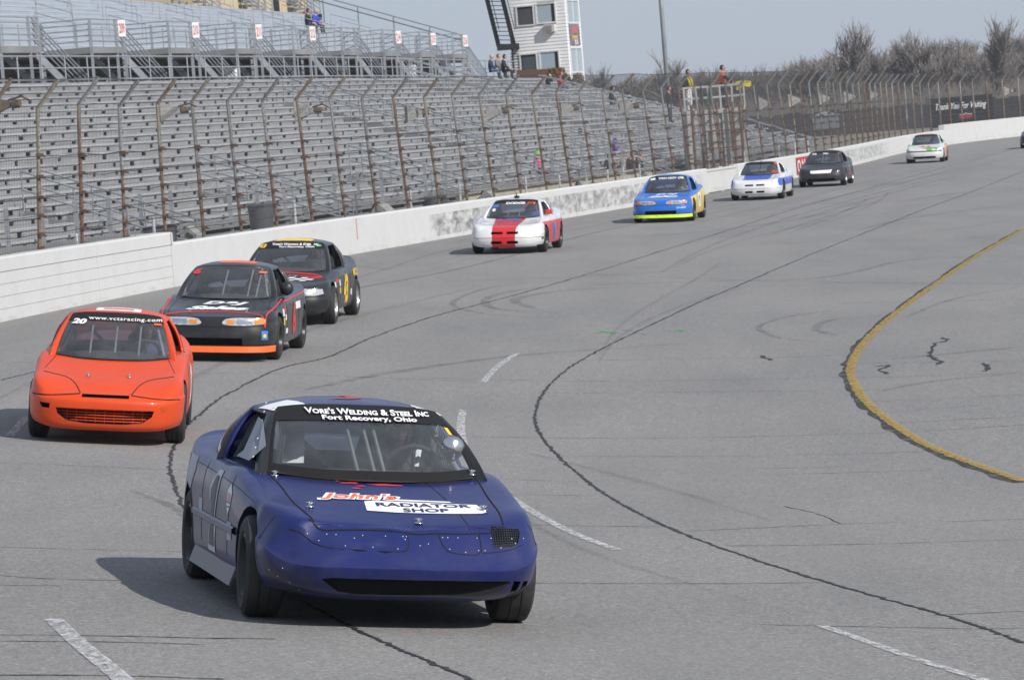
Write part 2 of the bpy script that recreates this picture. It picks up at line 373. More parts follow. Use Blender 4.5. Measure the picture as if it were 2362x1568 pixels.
for i, b_ in enumerate(([zoomA(718, 52), zoomA(760, 48), zoomA(805, 52)], [zoomA(735, 44), zoomA(790, 56)], [zoomA(970, 46), zoomA(1052, 45)], [zoomA(1035, 40), zoomA(1052, 46)], [(1775, 523), (1825, 524)])):
    strip('survey_mark', b_, .06, M_green, .007, .02, seed=150 + i)

# ---------------------------------------------------------------- the outer wall
def mat_wall():
    t = NT('whitewashed_concrete'); X, Y, Z = t.xyz(); n = t.noise(1.6, 7, 0.65); f = t.noise(3.2, 9, 0.72, stretch=(1, .38, 1.2)); g = t.noise(30, 4)
    k = t.ramp(g, [(0.3, (0.50, 0.505, 0.505)), (0.7, (0.56, 0.565, 0.565))])
    def rng(a, b, s): return t.math('MULTIPLY', t.math('SMOOTH_MIN', 1, t.math('MAXIMUM', 0, t.math('DIVIDE', t.math('SUBTRACT', Y, a), s)), .1), t.math('SMOOTH_MIN', 1, t.math('MAXIMUM', 0, t.math('DIVIDE', t.math('SUBTRACT', b, Y), s)), .1))
    zone = t.math('MAXIMUM', rng(102, 111, 1.0), t.math('MAXIMUM', t.math('MULTIPLY', rng(112, 138, 3.0), .9), t.math('MULTIPLY', rng(168, 202, 7.0), .65)))
    zone = t.math('MULTIPLY', zone, t.math('MULTIPLY', t.math('LESS_THAN', Z, 0.80), t.math('GREATER_THAN', Z, 0.22)))
    worn = t.math('MULTIPLY', zone, t.ramp(f, [(0.40, 0.0), (0.60, 0.9)]))
    k = t.mix(worn, k, (0.115, 0.12, 0.128))
    k = t.mix(t.ramp(n, [(0.45, 0.0), (0.75, 0.28)]), k, (0.40, 0.385, 0.36))
    foot = t.math('MULTIPLY', t.math('LESS_THAN', Z, 0.26), t.ramp(f, [(0.48, 0.0), (0.62, 0.4)])); k = t.mix(foot, k, (0.36, 0.33, 0.29))
    t.bump(g, 0.25, 0.01); return t.set(base=k, rough=0.85)
M_wall = mat_wall()
M_wallback = plain('bare_concrete', (0.36, 0.34, 0.31), 0.9)
def sweep(mbx, ya, yb, prof, step=0.6, cap=True, mat=0):
    """prof: closed list of (outward offset, height above the track edge)"""
    n = max(2, int((yb - ya) / step) + 1); rows = []
    for i in range(n):
        y = lerp(ya, yb, i / (n - 1)); p = W(y); t_, N = Wt(y); rows.append([p + N * o + Vector((0, 0, h)) for o, h in prof])
    mbx.grid(rows, mat, closed=True)
    if cap:
        b = len(mbx.v); mbx.v += [tuple(p) for p in rows[0]] + [tuple(p) for p in rows[-1]]; k = len(prof)
        mbx.f += [tuple(b + i for i in range(k)), tuple(b + k + i for i in reversed(range(k)))]; mbx.m += [mat, mat]
YT = ground(404, 662).y                       # end of the tall stretch
low = [(0, -.2), (0.0, .86), (.03, .90), (.30, .90), (.33, .87), (.33, -.2)]
outer = thing('concrete_wall', 'long low whitewashed concrete wall with scuffed black patches beside the track', 'wall')
cuts = [YT + .02, 95, 105, 114, 123, 132, ground(1640, 447).y]
for a, b in zip(cuts, cuts[1:]):
    mb = MB(); sweep(mb, a + .006, b - .006, low); mb.build('wall_section', M_wall, outer, auto=30)
YG0, YG1 = cuts[-1], ground(1692, 436).y
cuts = [YG1, ground(1800, 415).y, 170, 182, 194, 206, 218, ground(2178, 336).y]
for a, b in zip(cuts, cuts[1:]):
    mb = MB(); sweep(mb, a + .006, b - .006, low); mb.build('wall_section', M_wall, outer, auto=30)
YF = cuts[-1]
# gate in the wall
gate = thing('wall_gate', 'white steel gate panel closing the gap in the low wall', 'gate')
mb = MB(); sweep(mb, YG0 + .05, YG1 - .05, [(.05, .03), (.05, .80), (.13, .80), (.13, .03)], 1.0); mb.build('gate_panel', M_wall, gate)
mb = MB(); sweep(mb, YG0 + .03, YG1 - .03, [(.02, .78), (.02, .86), (.16, .86), (.16, .78)], 1.0); mb.build('top_rail', M_wall, gate)
for y in (YG0 + .05, (YG0 + YG1) / 2, YG1 - .05):
    p = W(y, .08); mb = MB(); mb.box(p + Vector((0, 0, .45)), (.12, .12, .9)); mb.build('gate_post', M_wall, gate)
# tall stretch: five courses with open joints, rounded end
tall = thing('concrete_wall', 'tall white concrete wall of five courses at the left edge, with a rounded end', 'wall')
HT = 1.12
def tall_prof(h):
    P = [(0, -.2)]
    for j in (.215, .43, .645, .86): P += [(0, j - .006), (.012, j - .003), (.012, j + .003), (0, j + .006)] if j < .85 else [(0, j - .008), (.012, j - .004), (-.012, j + .008)]
    return P + [(-.012, h - .03), (.01, h), (.42, h), (.46, h - .03), (.46, -.2)]
cuts = [30, 42, 54, 66, ground(232, 695.5).y, YT]
for a, b in zip(cuts, cuts[1:]):
    mb = MB(); sweep(mb, a + .004, b - .004, tall_prof(HT), .7); mb.build('wall_section', M_wall, tall, auto=25)
mb = MB(); p = W(YT); t_, N = Wt(YT); rows = []
for i in range(10):                           # the cap swings back behind the low wall
    a = math.pi / 2 * i / 9; c = p + N * 1.0 + t_ * (1.0 * math.sin(a)) - N * (1.0 * math.cos(a)); dirv = (N * -math.cos(a) + t_ * math.sin(a))
    rows.append([c + dirv * -o + Vector((0, 0, h)) for o, h in [(-.02, .87), (-.02, HT - .03), (.01, HT), (.42, HT), (.46, HT - .03), (.46, .3)]])
mb.grid(rows, closed=True); mb.build('rounded_end', M_wall, tall, auto=35)
yr = ground(848, 583).y; mb = MB(); p = W(yr, -.006); mb.beam(p + Vector((0, 0, .34)), p + Vector((0, 0, .86)), .03, .008); mb.build('red_paint_mark', mat('faded_red_line', (.5, .16, .12), .8), outer)
far = thing('concrete_wall', 'tall plain white concrete wall curving away at the far right turn', 'wall')
cuts = [YF, YF + 9, YF + 18, YF + 30, YF + 45, YF + 60, YF + 75]
for a, b in zip(cuts, cuts[1:]):
    mb = MB(); sweep(mb, a + .005, b - .005, [(0, -.2), (0, 1.18), (.03, 1.2), (.30, 1.2), (.33, 1.18), (.33, -.2)], .6); mb.build('wall_section', M_wall, far, auto=30)
# ---------------------------------------------------------------- catch fence behind the wall
def mat_post(name, clean, rust, amount):
    t = NT(name); X, Y, Z = t.xyz(); n = t.noise(3.0, 6, .7, stretch=(1, 1, .5))
    f = t.math('ADD', t.math('MULTIPLY', n, 1.6), t.math('MULTIPLY', Z, -0.22)); f = t.math('ADD', f, amount)
    k = t.mix(t.ramp(f, [(0.30, 0.0), (0.52, 1.0)]), clean, rust); k = t.mix(t.ramp(t.noise(20, 4), [(.4, 0.0), (.7, .5)]), k, tuple(x * .55 for x in rust))
    return t.set(base=k, rough=.75, metal=.15)
RUST = (0.19, 0.085, 0.045)
POSTM = [mat_post('galvanised_post', (0.33, 0.34, 0.35), (0.20, 0.12, 0.075), .12), mat_post('tan_post', (0.33, 0.30, 0.24), (0.22, 0.14, 0.08), .2), mat_post('rusty_post', (0.27, 0.22, 0.17), RUST, .35), mat_post('weathered_post', (0.25, 0.25, 0.245), (0.17, 0.10, 0.065), .08)]
M_clamp = plain('rusty_clamp', (0.10, 0.055, 0.035), .85, var=.4)
M_wire = plain('galvanised_wire', (0.10, 0.105, 0.11), .6, .3)
M_cable = plain('dark_steel_cable', (0.055, 0.05, 0.047), .7, .3)
fence = thing('catch_fence', 'tall rusty steel post catch fence with angled tops and wire mesh along the wall', 'fence')
LEAN = [(60, 5), (73, 4.4), (81, 1.6), (87, -1.5), (93, -2.6), (105, -3.5), (120, -4.5), (142, -4.5), (172, -2), (210, 0), (300, 0)]
FO = .62                                      # distance of the posts behind the wall face
post_y = []; s0 = y_to_arc(ground(58, 731).y) - 3.1 * 2
s_ = s0
while True:
    y = arc_to_y(s_)
    if y > 262: break
    post_y.append(y); s_ += (3.12 if y < 150 else 3.3) + rnd.uniform(-.12, .12)
def post_top(y, h, o=FO):
    t_, N = Wt(y); a = R_(interp(LEAN, y)); p = W(y, o); p.z += 0.0
    return p + N * (-math.sin(a) * h) + Vector((0, 0, math.cos(a) * h)), N
POSTH = [(60, 3.75), (90, 3.85), (135, 3.85), (180, 3.9), (240, 3.7), (265, 3.7)]
CABLES = [1.12, 1.42, 1.75, 2.08, 2.45, 2.85]
tops = []
for i, y in enumerate(post_y):
    h = interp(POSTH, y) + rnd.uniform(-.04, .04); foot, N = post_top(y, 0); top, N = post_top(y, h)
    m = POSTM[[0, 3, 1, 2, 1, 2, 0, 1, 3, 2][(i * 7 + i // 3) % 10]]
    mb = MB(); mb.tube([foot, top], .037 if y < 190 else .05, 8); post = mb.build('post', m, fence, smooth_=False)
    tip = top - N * .44 + Vector((0, 0, .46)); tops.append((y, foot, top, tip))
    mb = MB(); mb.tube([top - Vector((0, 0, .03)), tip], .04, 8); mb.build('angled_arm', POSTM[(i * 3) % 4], post)
    if y < 205:
        for hc in CABLES:
            q, _ = post_top(y, hc); q += Vector((0, 0, rnd.uniform(-.03, .03))) - N * .03; mb = MB(); mb.box(q, (.13, .12, .07)); mb.tube([q + Vector((.02, 0, 0)), q + Vector((.11, -.05, -.03))], .018, 5); mb.build('clamp', M_clamp, post)
for hc in CABLES:
    mb = MB(); pts = []
    for i, (y, *_r) in enumerate(tops):
        q, N = post_top(y, hc); pts.append(q - N * .05)
        if i + 1 < len(tops): q2, _ = post_top((y + tops[i + 1][0]) / 2, hc - rnd.uniform(.0, .05)); pts.append(q2 - N * .05)
    mb.tube(pts, .009, 4); mb.build('cable', M_cable, fence)
mb = MB(); mb.tube([t[3] for t in tops], .008, 4); mb.build('cable', M_cable, fence)
for (y, f0, t0, a0), (y2, f1, t1, a1) in zip(tops, tops[1:]):
    mb = MB(); near = y < 160; nv = 30 if near else 14; N = Wt(y)[1]; off = -N * .045
    for k in range(nv + 1):
        u = k / nv; mb.tube([f0.lerp(f1, u) + off + Vector((0, 0, .8)), t0.lerp(t1, u) + off, a0.lerp(a1, u)], .0042 if near else .0046, 3, cap=False)
    for k in range(30 if near else 12):
        u = .28 + .72 * k / (29 if near else 11); mb.tube([f0.lerp(t0, u) + off, f1.lerp(t1, u) + off], .0034 if near else .0038, 3, cap=False)
    for k in range(6): u = (k + 1) / 6; mb.tube([t0.lerp(a0, u) + off, t1.lerp(a1, u) + off], .0022, 3, cap=False)
    mb.build('mesh_panel', M_wire, fence)
# ---------------------------------------------------------------- people
def cloth(name, c, rough=.85): return mat(name, c, rough, var=.18, scale=9)
M_skin = plain('skin', (0.50, 0.27, 0.19), .55, var=.08); M_hair = {'dark': plain('dark_hair', (0.025, 0.018, 0.014), .7), 'grey': plain('grey_hair', (0.35, 0.34, 0.33), .7), 'brown': plain('brown_hair', (0.09, 0.05, 0.03), .7)}
M_eye = plain('dark_eye', (0.03, 0.02, 0.018), .4); M_lip = plain('lip', (0.36, 0.13, 0.11), .5)  # dark tone of the eyes themselves and of sunglasses
M_blackc = cloth('black_cloth', (0.016, 0.016, 0.018)); M_navyc = cloth('navy_cloth', (0.022, 0.03, 0.07)); M_jean = cloth('blue_denim', (0.09, 0.14, 0.25)); M_djean = cloth('dark_denim', (0.03, 0.045, 0.085)); M_redc = cloth('red_cloth', (0.62, 0.02, 0.035))
M_pinkc = cloth('pink_cloth', (0.80, 0.05, 0.22)); M_purp = cloth('purple_cloth', (0.10, 0.035, 0.30)); M_tanc = cloth('tan_cloth', (0.42, 0.36, 0.28)); M_orgc = cloth('orange_cloth', (0.90, 0.15, 0.02)); M_whitec = cloth('white_cloth', (0.70, 0.70, 0.69)); M_greyc = cloth('grey_cloth', (0.16, 0.16, 0.17)); M_bluec = cloth('royal_blue_cloth', (0.03, 0.06, 0.42)); M_olive = cloth('olive_cloth', (0.14, 0.13, 0.05)); M_limec = cloth('lime_cloth', (0.25, 0.75, 0.10)); M_yelc = cloth('yellow_cloth', (0.80, 0.66, 0.02)); M_shoe = cloth('dark_shoe', (0.03, 0.028, 0.027)); M_helm = plain('black_helmet', (0.02, 0.02, 0.022), .25, coat=.8); M_helmw = plain('white_helmet', (0.6, 0.6, 0.58), .3, coat=.6)
V3 = Vector
POSES = {
 'stand': dict(pel=(0, 0, .95), spi=(.0, 0, 1.15), che=(.01, 0, 1.35), nec=(.02, 0, 1.50), hea=(.04, 0, 1.635), sh=(.0, .175, 1.42), el=(-.03, .235, 1.14), wr=(.06, .24, .90), hip=(0, .09, .90), kn=(.03, .10, .50), an=(0, .11, .09), to=(.16, .12, .04)),
 'sit': dict(pel=(0, 0, .10), spi=(.02, 0, .30), che=(.06, 0, .50), nec=(.09, 0, .65), hea=(.13, 0, .775), sh=(.06, .175, .57), el=(.12, .24, .31), wr=(.34, .12, .20), hip=(.02, .09, .09), kn=(.44, .12, .11), an=(.46, .12, -.31), to=(.60, .13, -.36)),
 'walk': dict(pel=(0, 0, .93), spi=(.06, 0, 1.12), che=(.14, 0, 1.31), nec=(.19, 0, 1.45), hea=(.26, 0, 1.57), sh=(.13, .175, 1.38), el=(.10, .235, 1.10), wr=(.28, .2, .92), hip=(0, .09, .88), kn=(.22, .10, .52), an=(.10, .11, .12), to=(.26, .12, .06)),
 'drive': dict(pel=(0, 0, .12), spi=(-.03, 0, .32), che=(-.06, 0, .53), nec=(-.06, 0, .68), hea=(-.03, 0, .80), sh=(-.06, .19, .60), el=(.18, .27, .42), wr=(.42, .17, .54), hip=(.02, .09, .10), kn=(.42, .14, .20), an=(.78, .12, .02), to=(.88, .12, .10))}
def head_mesh(bm, c, fwd, up, s=1.0):
    """a head with brow, nose, lips, chin and ears; returns nothing, adds faces with material index 3 skin, 4 eyes, 5 lips"""
    f = fwd.normalized(); l = up.cross(f).normalized(); u = f.cross(l); nu, nv = 20, 14; vs = []
    def d(y, z, y0, z0, ry, rz): return math.exp(-((y - y0) / ry) ** 2 - ((z - z0) / rz) ** 2)
    for j in range(nv + 1):
        t = math.pi * j / nv; row = []
        for i in range(nu):
            p = 2 * math.pi * i / nu; x, y, z = math.sin(t) * math.cos(p), math.sin(t) * math.sin(p), math.cos(t)
            X, Yv, Z = x * .098, y * (.077 - .012 * max(0, -z)), z * .122
            if x > .2:
                X += .026 * d(Yv, Z, 0, -.012, .014, .030) + .010 * d(Yv, Z, 0, .035, .05, .012) - .010 * (d(Yv, Z, .032, .015, .016, .012) + d(Yv, Z, -.032, .015, .016, .012)) + .010 * d(Yv, Z, 0, -.058, .024, .010) + .014 * d(Yv, Z, 0, -.095, .026, .02)
            if abs(y) > .93: Yv *= 1 + .22 * math.exp(-((Z + .0) / .03) ** 2 - ((X + .005) / .02) ** 2)
            row.append(bm.verts.new(c + (f * X + l * Yv + u * Z) * s))
        vs.append(row)
    for j in range(nv):
        for i in range(nu):
            q = [vs[j][i], vs[j + 1][i], vs[j + 1][(i + 1) % nu], vs[j][(i + 1) % nu]]
            try: fc = bm.faces.new(q)
            except ValueError: continue
            p = (q[0].co + q[2].co) / 2 - c; px, py, pz = p.dot(f) / s, abs(p.dot(l)) / s, p.dot(u) / s
            fc.material_index = 3
            if px > .05 and .016 < py < .05 and .004 < pz < .026: fc.material_index = 4
            if px > .05 and py < .028 and -.068 < pz < -.045: fc.material_index = 5
            fc.smooth = True
def person(label, pose, mats, hair='dark', loc=(0, 0, 0), rz=0.0, over=None, scale=1.0, group='spectators in the stands', parent_M=None, cap=None, fem=False, hood=None, hairlen=0, helmet=None, face=0.0, glasses=False, gloves=False):
    """mats = (top, trousers, shoes). over: joint overrides, with _l / _r suffix for one side"""
    J = dict(POSES[pose]); O = over or {}; J.update({k: v for k, v in O.items() if not k.endswith(('_l', '_r'))})
    g = lambda k, sd: V3(O.get(k + ('_l' if sd > 0 else '_r'), (J[k][0], J[k][1] * sd, J[k][2])))
    P = {k: V3(J[k]) for k in ('pel', 'spi', 'che', 'nec', 'hea')}
    verts, edges, rad, kind = [], [], [], []
    def add(p, r, k, par=None):
        verts.append(p); rad.append(r if isinstance(r, tuple) else (r, r)); kind.append(k)
        if par is not None: edges.append((par, len(verts) - 1))
        return len(verts) - 1
    pe = add(P['pel'], (.172, .135), 1); sp = add(P['spi'], (.185, .145), 0, pe); ch = add(P['che'], (.200, .145), 0, sp); hk = 0 if gloves else 3; ne = add(P['nec'], .058, hk, ch); add(P['nec'].lerp(P['hea'], .55), .05, hk, ne)
    for sd in (1, -1):
        s_, e_, w_ = g('sh', sd), g('el', sd), g('wr', sd); a = add(s_, .082, 0, ch); b = add(s_.lerp(e_, .5), .074, 0, a); c = add(e_, .062, 0, b); d_ = add(w_, .042, 0, c)
        dr = (w_ - e_).normalized(); sdv = dr.cross(V3((0, 0, 1))); sdv = sdv.normalized() if sdv.length > .1 else V3((0, 1, 0)); pm = add(w_ + dr * .055, (.036, .020), hk, d_)
        cur = V3(O.get('curl', (0, 0, -.5)))
        for fi in range(4): o = sdv * (fi - 1.5) * .019; k1 = add(w_ + dr * (.10 - .004 * abs(fi - 1.3)) + o, .0095, hk, pm); add(w_ + dr * (.135 - .006 * abs(fi - 1.3)) + o + cur * .03, .0085, hk, k1)
        k1 = add(w_ + dr * .055 - sdv * .040 * sd, .011, hk, pm); add(w_ + dr * .085 - sdv * .052 * sd, .009, hk, k1)
        h_, k_, n_, t_ = g('hip', sd), g('kn', sd), g('an', sd), g('to', sd); a = add(h_, .105, 1, pe); b = add(h_.lerp(k_, .5), .094, 1, a); c = add(k_, .074, 1, b); m_ = add(k_.lerp(n_, .4), .068, 1, c); d_ = add(n_, .045, 2, m_); add(t_, .038, 2, d_)
    me = bpy.data.meshes.new('person'); me.from_pydata([tuple(v) for v in verts], edges, []); ob = bpy.data.objects.new('p', me); COL.objects.link(ob)
    md = ob.modifiers.new('s', 'SKIN'); md.use_smooth_shade = True
    for i, sv in enumerate(me.skin_vertices[0].data): sv.radius = rad[i]; sv.use_root = (i == 0)
    sb = ob.modifiers.new('u', 'SUBSURF'); sb.levels = 1; sb.render_levels = 1
    dg = bpy.context.evaluated_depsgraph_get(); m2 = bpy.data.meshes.new_from_object(ob.evaluated_get(dg)); bpy.data.objects.remove(ob); bpy.data.meshes.remove(me)
    bm = bmesh.new(); bm.from_mesh(m2); bpy.data.meshes.remove(m2)
    seg = [(verts[a], verts[b], kind[b]) for a, b in edges]
    def near(p):
        best = 9; kk = 0
        for a, b, k in seg:
            ab = b - a; t = max(0, min(1, (p - a).dot(ab) / max(1e-9, ab.length_squared))); dd = (p - a - ab * t).length
            if dd < best: best, kk = dd, k
        return kk
    for fc in bm.faces: fc.material_index = near(fc.calc_center_median()); fc.smooth = True
    fw = V3((math.cos(face), math.sin(face), O.get('nod', 0.0))); upv = V3((-O.get('nod', 0.0), 0, 1)).normalized(); hc = P['hea'] + V3((.01, 0, .02)); head_mesh(bm, hc, fw, upv, 1.0)
    me = bpy.data.meshes.new('person'); bm.to_mesh(me); bm.free()
    for m in (mats[0], mats[1], mats[2], M_skin, M_eye, M_lip): me.materials.append(m)
    o = bpy.data.objects.new('person', me); COL.objects.link(o); tag(o, label, 'person', group)
    def shell(nm, mt, lo, k, dz=0.0, front=.35, back=0.0):
        f = fw.normalized(); l = upv.cross(f).normalized(); u = f.cross(l); mb = MB(); rows = []
        for j in range(9):
            t = math.pi * .62 * j / 8; row = []
            for i in range(18):
                p = 2 * math.pi * i / 18; x, y, z = math.sin(t) * math.cos(p), math.sin(t) * math.sin(p), math.cos(t)
                if x > front and z < lo: x = front * .9 + (x - front) * .0
                if x < -.1: z -= back * math.sin(t) ** 2
                row.append(hc + f * x * .106 * k + l * y * .086 * k + u * (z * .130 * k + dz))
            rows.append(row)
        mb.grid(rows, closed=True); return mb.build(nm, mt, o, smooth_=True)
    if hood: shell('hood', hood, .35, 1.18, front=.55, back=.4)
    elif helmet:
        q = shell('helmet', helmet, .25, 1.28, dz=-.005, front=.5, back=.5)
    elif hair: shell('hair', M_hair[hair], .42, 1.03, back=hairlen)
    if cap: shell('cap', cap, .45, 1.07); f = fw.normalized(); l = upv.cross(f).normalized(); mb = MB(); mb.grid([[hc + f * .09 + l * y + V3((0, 0, .055)) for y in (-.06, 0, .06)], [hc + f * .175 + l * y * .8 + V3((0, 0, .042)) for y in (-.06, 0, .06)]]); mb.build('cap_brim', cap, o)
    if glasses: f = fw.normalized(); l = upv.cross(f).normalized(); mb = MB(); mb.beam(hc + f * .10 - l * .065 + V3((0, 0, .015)), hc + f * .10 + l * .065 + V3((0, 0, .015)), .02, .032); mb.build('sunglasses', M_eye, o)
    if parent_M is not None: o.matrix_world = parent_M
    else: o.location = loc; o.rotation_euler = (0, 0, rz); o.scale = (scale,) * 3
    return o
# ---------------------------------------------------------------- race cars: shared builder
def mat_paint(name, c, rough=.28, coat=.6, dirt=.25, zones=None, crough=.05):
    """car paint with dust and scuffs; zones = list of (colour, fn(t, X, Y, Z) -> mask socket) painted over the base colour"""
    t = NT(name); X, Y, Z = t.xyz(); k = t.mix(t.noise(2.5, 4), tuple(x * .88 for x in c), c)
    for c2, fn in (zones or []): k = t.mix(fn(t, X, Y, Z), k, c2)
    d = t.noise(3.5, 7, .7); low = t.math('SUBTRACT', 1.0, t.math('MULTIPLY', Z, 1.6))
    f = t.math('MULTIPLY', t.ramp(d, [(.40, 0.0), (.75, 1.0)]), t.math('MULTIPLY_ADD', t.math('MAXIMUM', low, 0.0), .3, dirt))
    k = t.mix(t.math('MINIMUM', f, .55), k, (0.16, 0.15, 0.14))
    sc = t.ramp(t.noise(9, 6, .75, stretch=(.5, 1, 2.5)), [(.70, 0.0), (.78, .35)]); k = t.mix(sc, k, (0.25, 0.25, 0.26))
    t.bump(t.noise(2.2, 3), .12, .05)
    return t.set(base=k, rough=t.math('MULTIPLY_ADD', d, .35, rough - .05), coat=coat, coat_rough=crough, spec=.3)
M_black = plain('black_trim', (0.005, 0.005, 0.006), .95, var=.3)
M_inner = plain('dark_interior', (0.03, 0.03, 0.032), .8, var=.3)
M_tyre = plain('tyre_rubber', (0.024, 0.024, 0.025), .75, var=.35, scale=14)
M_rimblk = plain('black_steel_rim', (0.035, 0.035, 0.037), .4, .4)
M_rimalu = plain('alloy_rim', (0.45, 0.45, 0.46), .35, .8)
M_cage = plain('grey_tube', (0.20, 0.205, 0.21), .5, .2)
M_cageblk = plain('black_tube', (0.04, 0.04, 0.042), .5)
M_seatblk = plain('black_seat', (0.02, 0.02, 0.022), .8)
M_chrome = plain('chrome_pin', (0.7, 0.7, 0.7), .2, 1.0)
M_seam = plain('panel_gap', (0.008, 0.008, 0.009), .9)
M_dwhite = plain('white_vinyl', (0.78, 0.78, 0.78), .45, var=.05)
M_dred = plain('red_vinyl', (0.62, 0.035, 0.03), .45, var=.08)
M_dorange = plain('orange_vinyl', (0.85, 0.14, 0.03), .45, var=.08)
M_dyellow = plain('yellow_vinyl', (0.80, 0.55, 0.03), .45, var=.06)
M_dblue = plain('blue_vinyl', (0.05, 0.17, 0.52), .45, var=.08)
M_dnavy = plain('navy_vinyl', (0.02, 0.022, 0.10), .45, var=.08)
M_dgreen = plain('green_vinyl', (0.06, 0.62, 0.15), .45, var=.08)
M_dgrey = plain('grey_vinyl', (0.32, 0.33, 0.36), .55, var=.2)
M_amber = plain('amber_lens', (0.75, 0.26, 0.03), .2, coat=.8)
def mat_glass(name, tint, veil):
    t = NT(name); t.n.remove(t.b); out = t.n['Material Output']
    tr = t.new('ShaderNodeBsdfTransparent'); tr.inputs[0].default_value = col4(tint); gl = t.new('ShaderNodeBsdfGlossy'); gl.inputs['Roughness'].default_value = .03
    df = t.new('ShaderNodeBsdfDiffuse'); df.inputs[0].default_value = (.55, .58, .63, 1)
    fr = t.new('ShaderNodeFresnel'); fr.inputs[0].default_value = 1.45; m1 = t.new('ShaderNodeMixShader'); m2 = t.new('ShaderNodeMixShader')
    t.l.new(fr.outputs[0], m1.inputs[0]); t.l.new(tr.outputs[0], m1.inputs[1]); t.l.new(gl.outputs[0], m1.inputs[2])
    v = t.ramp(t.noise(3, 6, .7), [(.3, veil * .6), (.75, veil * 1.5)]); t.l.new(v, m2.inputs[0]); t.l.new(m1.outputs[0], m2.inputs[1]); t.l.new(df.outputs[0], m2.inputs[2]); t.l.new(m2.outputs[0], out.inputs[0])
    return t.mat
M_glass = mat_glass('dusty_windshield', (.88, .91, .94), .065)
M_glassr = mat_glass('rear_window', (.80, .84, .86), .10)
def mat_lens():
    t = NT('headlight_lens'); w = t.new('ShaderNodeTexWave'); w.inputs['Scale'].default_value = 14; t.l.new(t.tc(), w.inputs[0])
    return t.set(base=t.mix(w.outputs[1], (.42, .43, .44), (.62, .63, .63)), rough=.12, coat=1.0, metal=.3)
M_lens = mat_lens()

def resample(net, cs, cl):
    """net[i][j] control points -> finer grid, cs / cl subdivisions per interval along stations / levels"""
    rows = [sum([catmull_seg(r, j, cl) for j in range(len(r) - 1)], []) + [r[-1]] for r in net]
    cols = list(zip(*rows)); out = [sum([catmull_seg(list(c), i, cs[i] if isinstance(cs, list) else cs) for i in range(len(c) - 1)], []) + [c[-1]] for c in cols]
    return [list(r) for r in zip(*out)]
def catmull_seg(P, k, n):
    p1, p2 = P[k], P[k + 1]; p0 = P[k - 1] if k > 0 else p1 * 2 - p2; p3 = P[k + 2] if k + 2 < len(P) else p2 * 2 - p1; out = []
    for a in range(n):
        u = a / n; out.append(0.5 * ((2 * p1) + (p2 - p0) * u + (2 * p0 - 5 * p1 + 4 * p2 - p3) * u * u + (3 * p1 - p0 - 3 * p2 + p3) * u ** 3))
    return out

